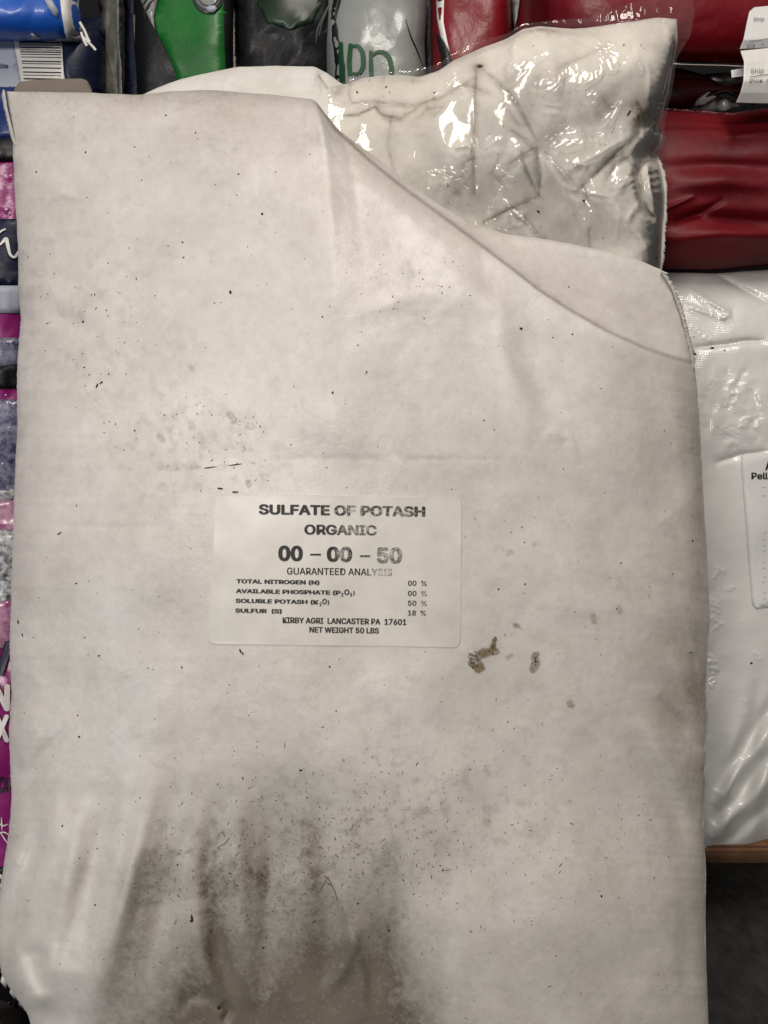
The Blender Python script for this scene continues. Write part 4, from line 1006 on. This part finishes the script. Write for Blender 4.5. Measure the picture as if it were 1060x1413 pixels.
r_, s_ = slim('grey_green_sack', 'grey-green sack edge standing narrow between the navy sack and the black one', 137, 168, M['olive'], -.215, 171)
ribbon('film_edge', [(164, -60), (162, 20), (163, 60), (166, 90), (167, 128), (170, 180)], 1.2, .5, M['grey'], r_, -.197, -.195, n=90, side=1, seed=16); adopt(r_)
r_, s_ = slim('black_sack', 'narrow black sack with pale film edge, right of the grey-green edge', 172, 196, M['navy'], -.235, 181)
ribbon('film_edge', [(186, 20), (188, 60), (193, 80), (195, 100), (191, 118), (193, 150)], 1.6, .6, M['grey'], r_, -.215, -.213, n=90, side=1, seed=17); adopt(r_)

# green sack with badge
gr = thing('green_sack', 'black sack with large green print panel, grey swirl and silver badge at the top', 'bag', tuple(PT(262, 330, -.24)))
_, GS = pillow('sack_body', [(180, -170), (250, -178), (324, -170)], [(196, 330), (260, 336), (324, 330)], [(180, -170), (184, 60), (196, 330)], [(324, -170), (322, 60), (324, 330)], 161, 321, -.23, .035, .05, M['black'], gr, dH_(191, .6), pe=(8, 7), qe=(.5, .5), bk=4)
patch('green_panel', GS, [(320, -60), (320, 160), (255, 160), (243, 104), (230, 70), (216, 42), (213, 25), (218, 4), (228, -20), (240, -60)], M['green'], .0010, .0005, gr)
patch('swirl_print', GS, [(196, -60), (194, 0), (200, 14), (207, 28), (214, 42), (212, 24), (216, 4), (228, -22), (238, -60)], M['grey'], .0012, .0005, gr)
for p in ([(198, 20), (206, 4), (216, -4)], [(196, 8), (204, -4), (214, -14)], [(201, 28), (199, 16), (208, 6)]): stroke('swirl_line', GS, p, [1, 2, .6], M['dark'], gr, .0020)
c0 = [(287 + 22 * math.cos(a), -6 + 25 * math.sin(a)) for a in np.linspace(0, 2 * math.pi, 36, endpoint=False)]
c1 = [(287 + 18 * math.cos(a), -7 + 20 * math.sin(a)) for a in np.linspace(0, 2 * math.pi, 36, endpoint=False)]
c2 = [(292 + 7 * math.cos(a), 12 + 5 * math.sin(a)) for a in np.linspace(0, 2 * math.pi, 20, endpoint=False)]
bdg = patch('badge', GS, c0, mat('badge_grey', (.05, .055, .05), .4), .0016, .0006, gr); patch('badge_face', GS, c1, M['grey'], .0024, .0006, bdg); patch('badge_knob', GS, c2, M['palegrey'], .0030, .0006, bdg)
stroke('badge_line', GS, [(272, -4), (280, 6), (288, 8), (298, 5), (303, -6)], 1.3, M['dark'], bdg, .0030)
adopt(gr)

r_, s_ = slim('black_sack', 'wide black sack with faint dark green print, left of the white sack with green letters', 323, 462, M['black'], -.245, 201, front=.03)
patch('green_glow_print', s_, [(360, -60), (440, -60), (445, 5), (432, 30), (400, 42), (368, 30), (355, 5)], mat('faint_green', (.008, .03, .010), .4, .4, mottle=((.006, .006, .006), 12, 1)), .0008, .0004, r_)
ribbon('pale_seam', [(326, -60), (324, 20), (320, 44), (320, 70), (322, 96), (323, 130)], 4.5, 1.3, mat('seam_grey', (.40, .39, .35), .4), r_, -.236, -.234, n=110, side=1, seed=18)
for p in ([(462, -10), (446, 24), (440, 50)], [(452, 10), (438, 40), (436, 60)], [(470, 5), (458, 30), (448, 45)]): stroke('film_wrinkle', s_, p, [1, 3, .8], mat('dim_film', (.09, .09, .09), .25), r_, .002)
adopt(r_)

wh = thing('white_sack', 'smooth white sack with large dark green letters, behind the film-wrapped sack', 'bag', tuple(PT(530, 330, -.25)))
_, HS = pillow('sack_body', [(452, -170), (520, -180), (594, -170)], [(452, 330), (520, 336), (600, 330)], [(452, -170), (450, 60), (452, 330)], [(594, -170), (590, 0), (586, 60), (600, 330)], 161, 321, -.235, .045, .05,
               mat('glossy_white', (.24, .25, .24), .35, .4, coat=.2, coat_rough=.12, bump=[(30, .4, .004, 'noise')]), wh, dH_(211, .7), pe=(4, 7), qe=(.5, .5), bk=4)
for p, w_ in (([(470, 58), (471, 85), (472, 112)], [7, 8, 8]), ([(484, 60), (482, 85), (483, 104)], [7, 8, 7]), ([(484, 64), (494, 62), (501, 72), (502, 90), (496, 102), (484, 101)], [3, 6, 8, 8, 6, 3]),
              ([(512, 70), (512, 90), (513, 106)], [6, 7, 7]), ([(512, 78), (520, 71), (530, 71), (538, 80), (541, 95), (541, 112)], [3, 5, 7, 8, 8, 7])):
    stroke('lettering', HS, p, [q_ * .85 for q_ in w_], M['dkgreen'], wh, .0012)
patch('dark_print', HS, [(450, -60), (480, -60), (470, 0), (464, 30), (470, 62), (476, 90), (478, 130), (450, 135)], M['black'], .0008, .0004, wh, jag=.8)  # shade on the sack's left side, painted as a black patch
stroke('printed_line', HS, [(560, 26), (566, 48), (576, 70), (584, 92)], [.6, 2.0, .8], M['black'], wh, .0008)  # dark of a fold crease, painted as a black stroke
adopt(wh)

r_, s_ = slim('black_sack', 'thin black sack edge between the white sack and the swoosh-printed red sack', 584, 604, M['black'], -.25, 221); adopt(r_)

# ================================================================== LEFT: MAGENTA PRINTED SACK
mg = thing('printed_sack', 'magenta and navy printed berry sack at the left edge behind the labelled sack', 'bag', tuple(PT(-120, 1400, -.12)))
_, MS = pillow('sack_body', [(-420, 150), (-200, 146), (40, 150)], [(-380, 1420), (-200, 1416), (0, 1366), (60, 1440)], [(-420, 150), (-430, 800), (-380, 1420)], [(40, 150), (58, 400), (62, 800), (66, 1200), (60, 1440)], 181, 501, -.12, .045, .06, M['magenta'], mg, dH_(231, .9), pe=(5, 6), qe=(.5, .5), bk=4,
                catches=[([(x_, y_), (x_ + dx_, y_ + dy_)], 3.0, LAMP, .0008, 1) for x_, y_, dx_, dy_ in ((6, 243, 8, 3), (4, 288, 9, 2), (3, 600, 9, 6), (10, 622, 4, 12), (2, 672, 14, 4), (8, 700, 6, 14), (2, 730, 12, -5), (4, 760, 10, 8), (10, 790, 4, 12), (2, 815, 10, 4), (5, 845, 8, 10), (2, 875, 10, -6), (1, 1148, 10, 8), (3, 1170, 6, 10), (6, 520, 6, 3), (3, 560, 8, 2))])
X0, X1 = -150, 52
def band(nm, y0, y1, m, off=.001, dy=0, jag=0): return patch(nm, MS, [(X0, y0 - dy), (X1, y0 + dy), (X1, y1 + dy), (X0, y1 - dy)], m, off, .0005, mg, jag=jag)
band('navy_band', 120, 190, M['blue'] if False else mat('deep_blue', (.008, .02, .10), .4), .0012); band('black_band', 190, 222, M['black'], .0014)
band('navy_band', 302, 394, M['navy']); band('white_band', 394, 432, M['palegrey']); band('grey_band', 466, 505, M['purple'])
band('dark_band', 505, 536, M['black'], .0012, jag=2.5); band('berry_band', 548, 678, M['purple'], .0010, 4, jag=1.5)
band('speckled_band', 676, 690, M['foil'], .0012, 0, 2); band('pink_band', 690, 732, M['pink'], .0013, 3, 2.5); band('speckled_band', 732, 828, M['foil'], .0014, 0, 2); band('pink_band', 828, 892, M['pink'], .0012, 0, 3)
band('black_foot', 1196, 1440, M['black'], .0010)
stroke('lettering', MS, [(-14, 334), (2, 318), (8, 316)], [2, 3, 2], M['white'], mg, .0022); stroke('lettering', MS, [(0, 338), (9, 328), (11, 340), (14, 352), (20, 356), (27, 346), (32, 342)], [2, 5, 5, 4, 3, 4, 2], M['white'], mg, .0022)
lettering('lettering', MS, "V", -18, 17, 884, 930, mat('ink_navy', (.01, .008, .03), .5), mg, 0, .0018, .05)
lettering('lettering', MS, "N", -10, 14, 944, 979, M['white'], mg, 0, .0018, .05); lettering('lettering', MS, "X", -8, 13, 986, 1022, M['white'], mg, 0, .0018, .05)
lettering('lettering', MS, "CH", -4, 15, 1072, 1093, mat('ink_dark', (.02, .008, .02), .5), mg, 0, .0018, .04)
for p in ([(-4, 1134), (4, 1140), (12, 1137)], [(-4, 1150), (6, 1148), (14, 1153)], [(2, 1128), (3, 1146)], [(0, 1148), (12, 1166)]): stroke('film_wrinkle', MS, p, [1, 2.2, .6], M['white'], mg, .0016)
for (x, y, r) in ((15, 242, 2.2), (9, 289, 3), (14, 293, 2), (8, 545, 2), (2, 560, 1.6), (13, 590, 2), (4, 640, 2.4)): patch('glint_scuff', MS, [(x - r, y), (x, y - r * .6), (x + r, y), (x, y + r * .6)], M['white'], .0022, .0004, mg)  # small glints painted as flat white patches
# black and white diamond trim along the foot
for k in range(7):
    x = -8 + k * 12.5; y = 1338 + k * 15.5
    patch('diamond', MS, [(x - 1, y - 9), (x + 6, y + 1), (x + 4, y + 11), (x - 4, y + 1)], M['white'], .0020, .0004, mg)
stroke('trim_line', MS, [(-30, 1342), (0, 1368), (14, 1384), (30, 1402), (50, 1425)], [2.2, 2.2], M['white'], mg, .0020)
for k in range(4): patch('diamond', MS, [(1, 1206 + k * 13), (6, 1210 + k * 13), (1, 1213 + k * 13), (-4, 1210 + k * 13)], M['white'], .0020, .0004, mg)
adopt(mg)
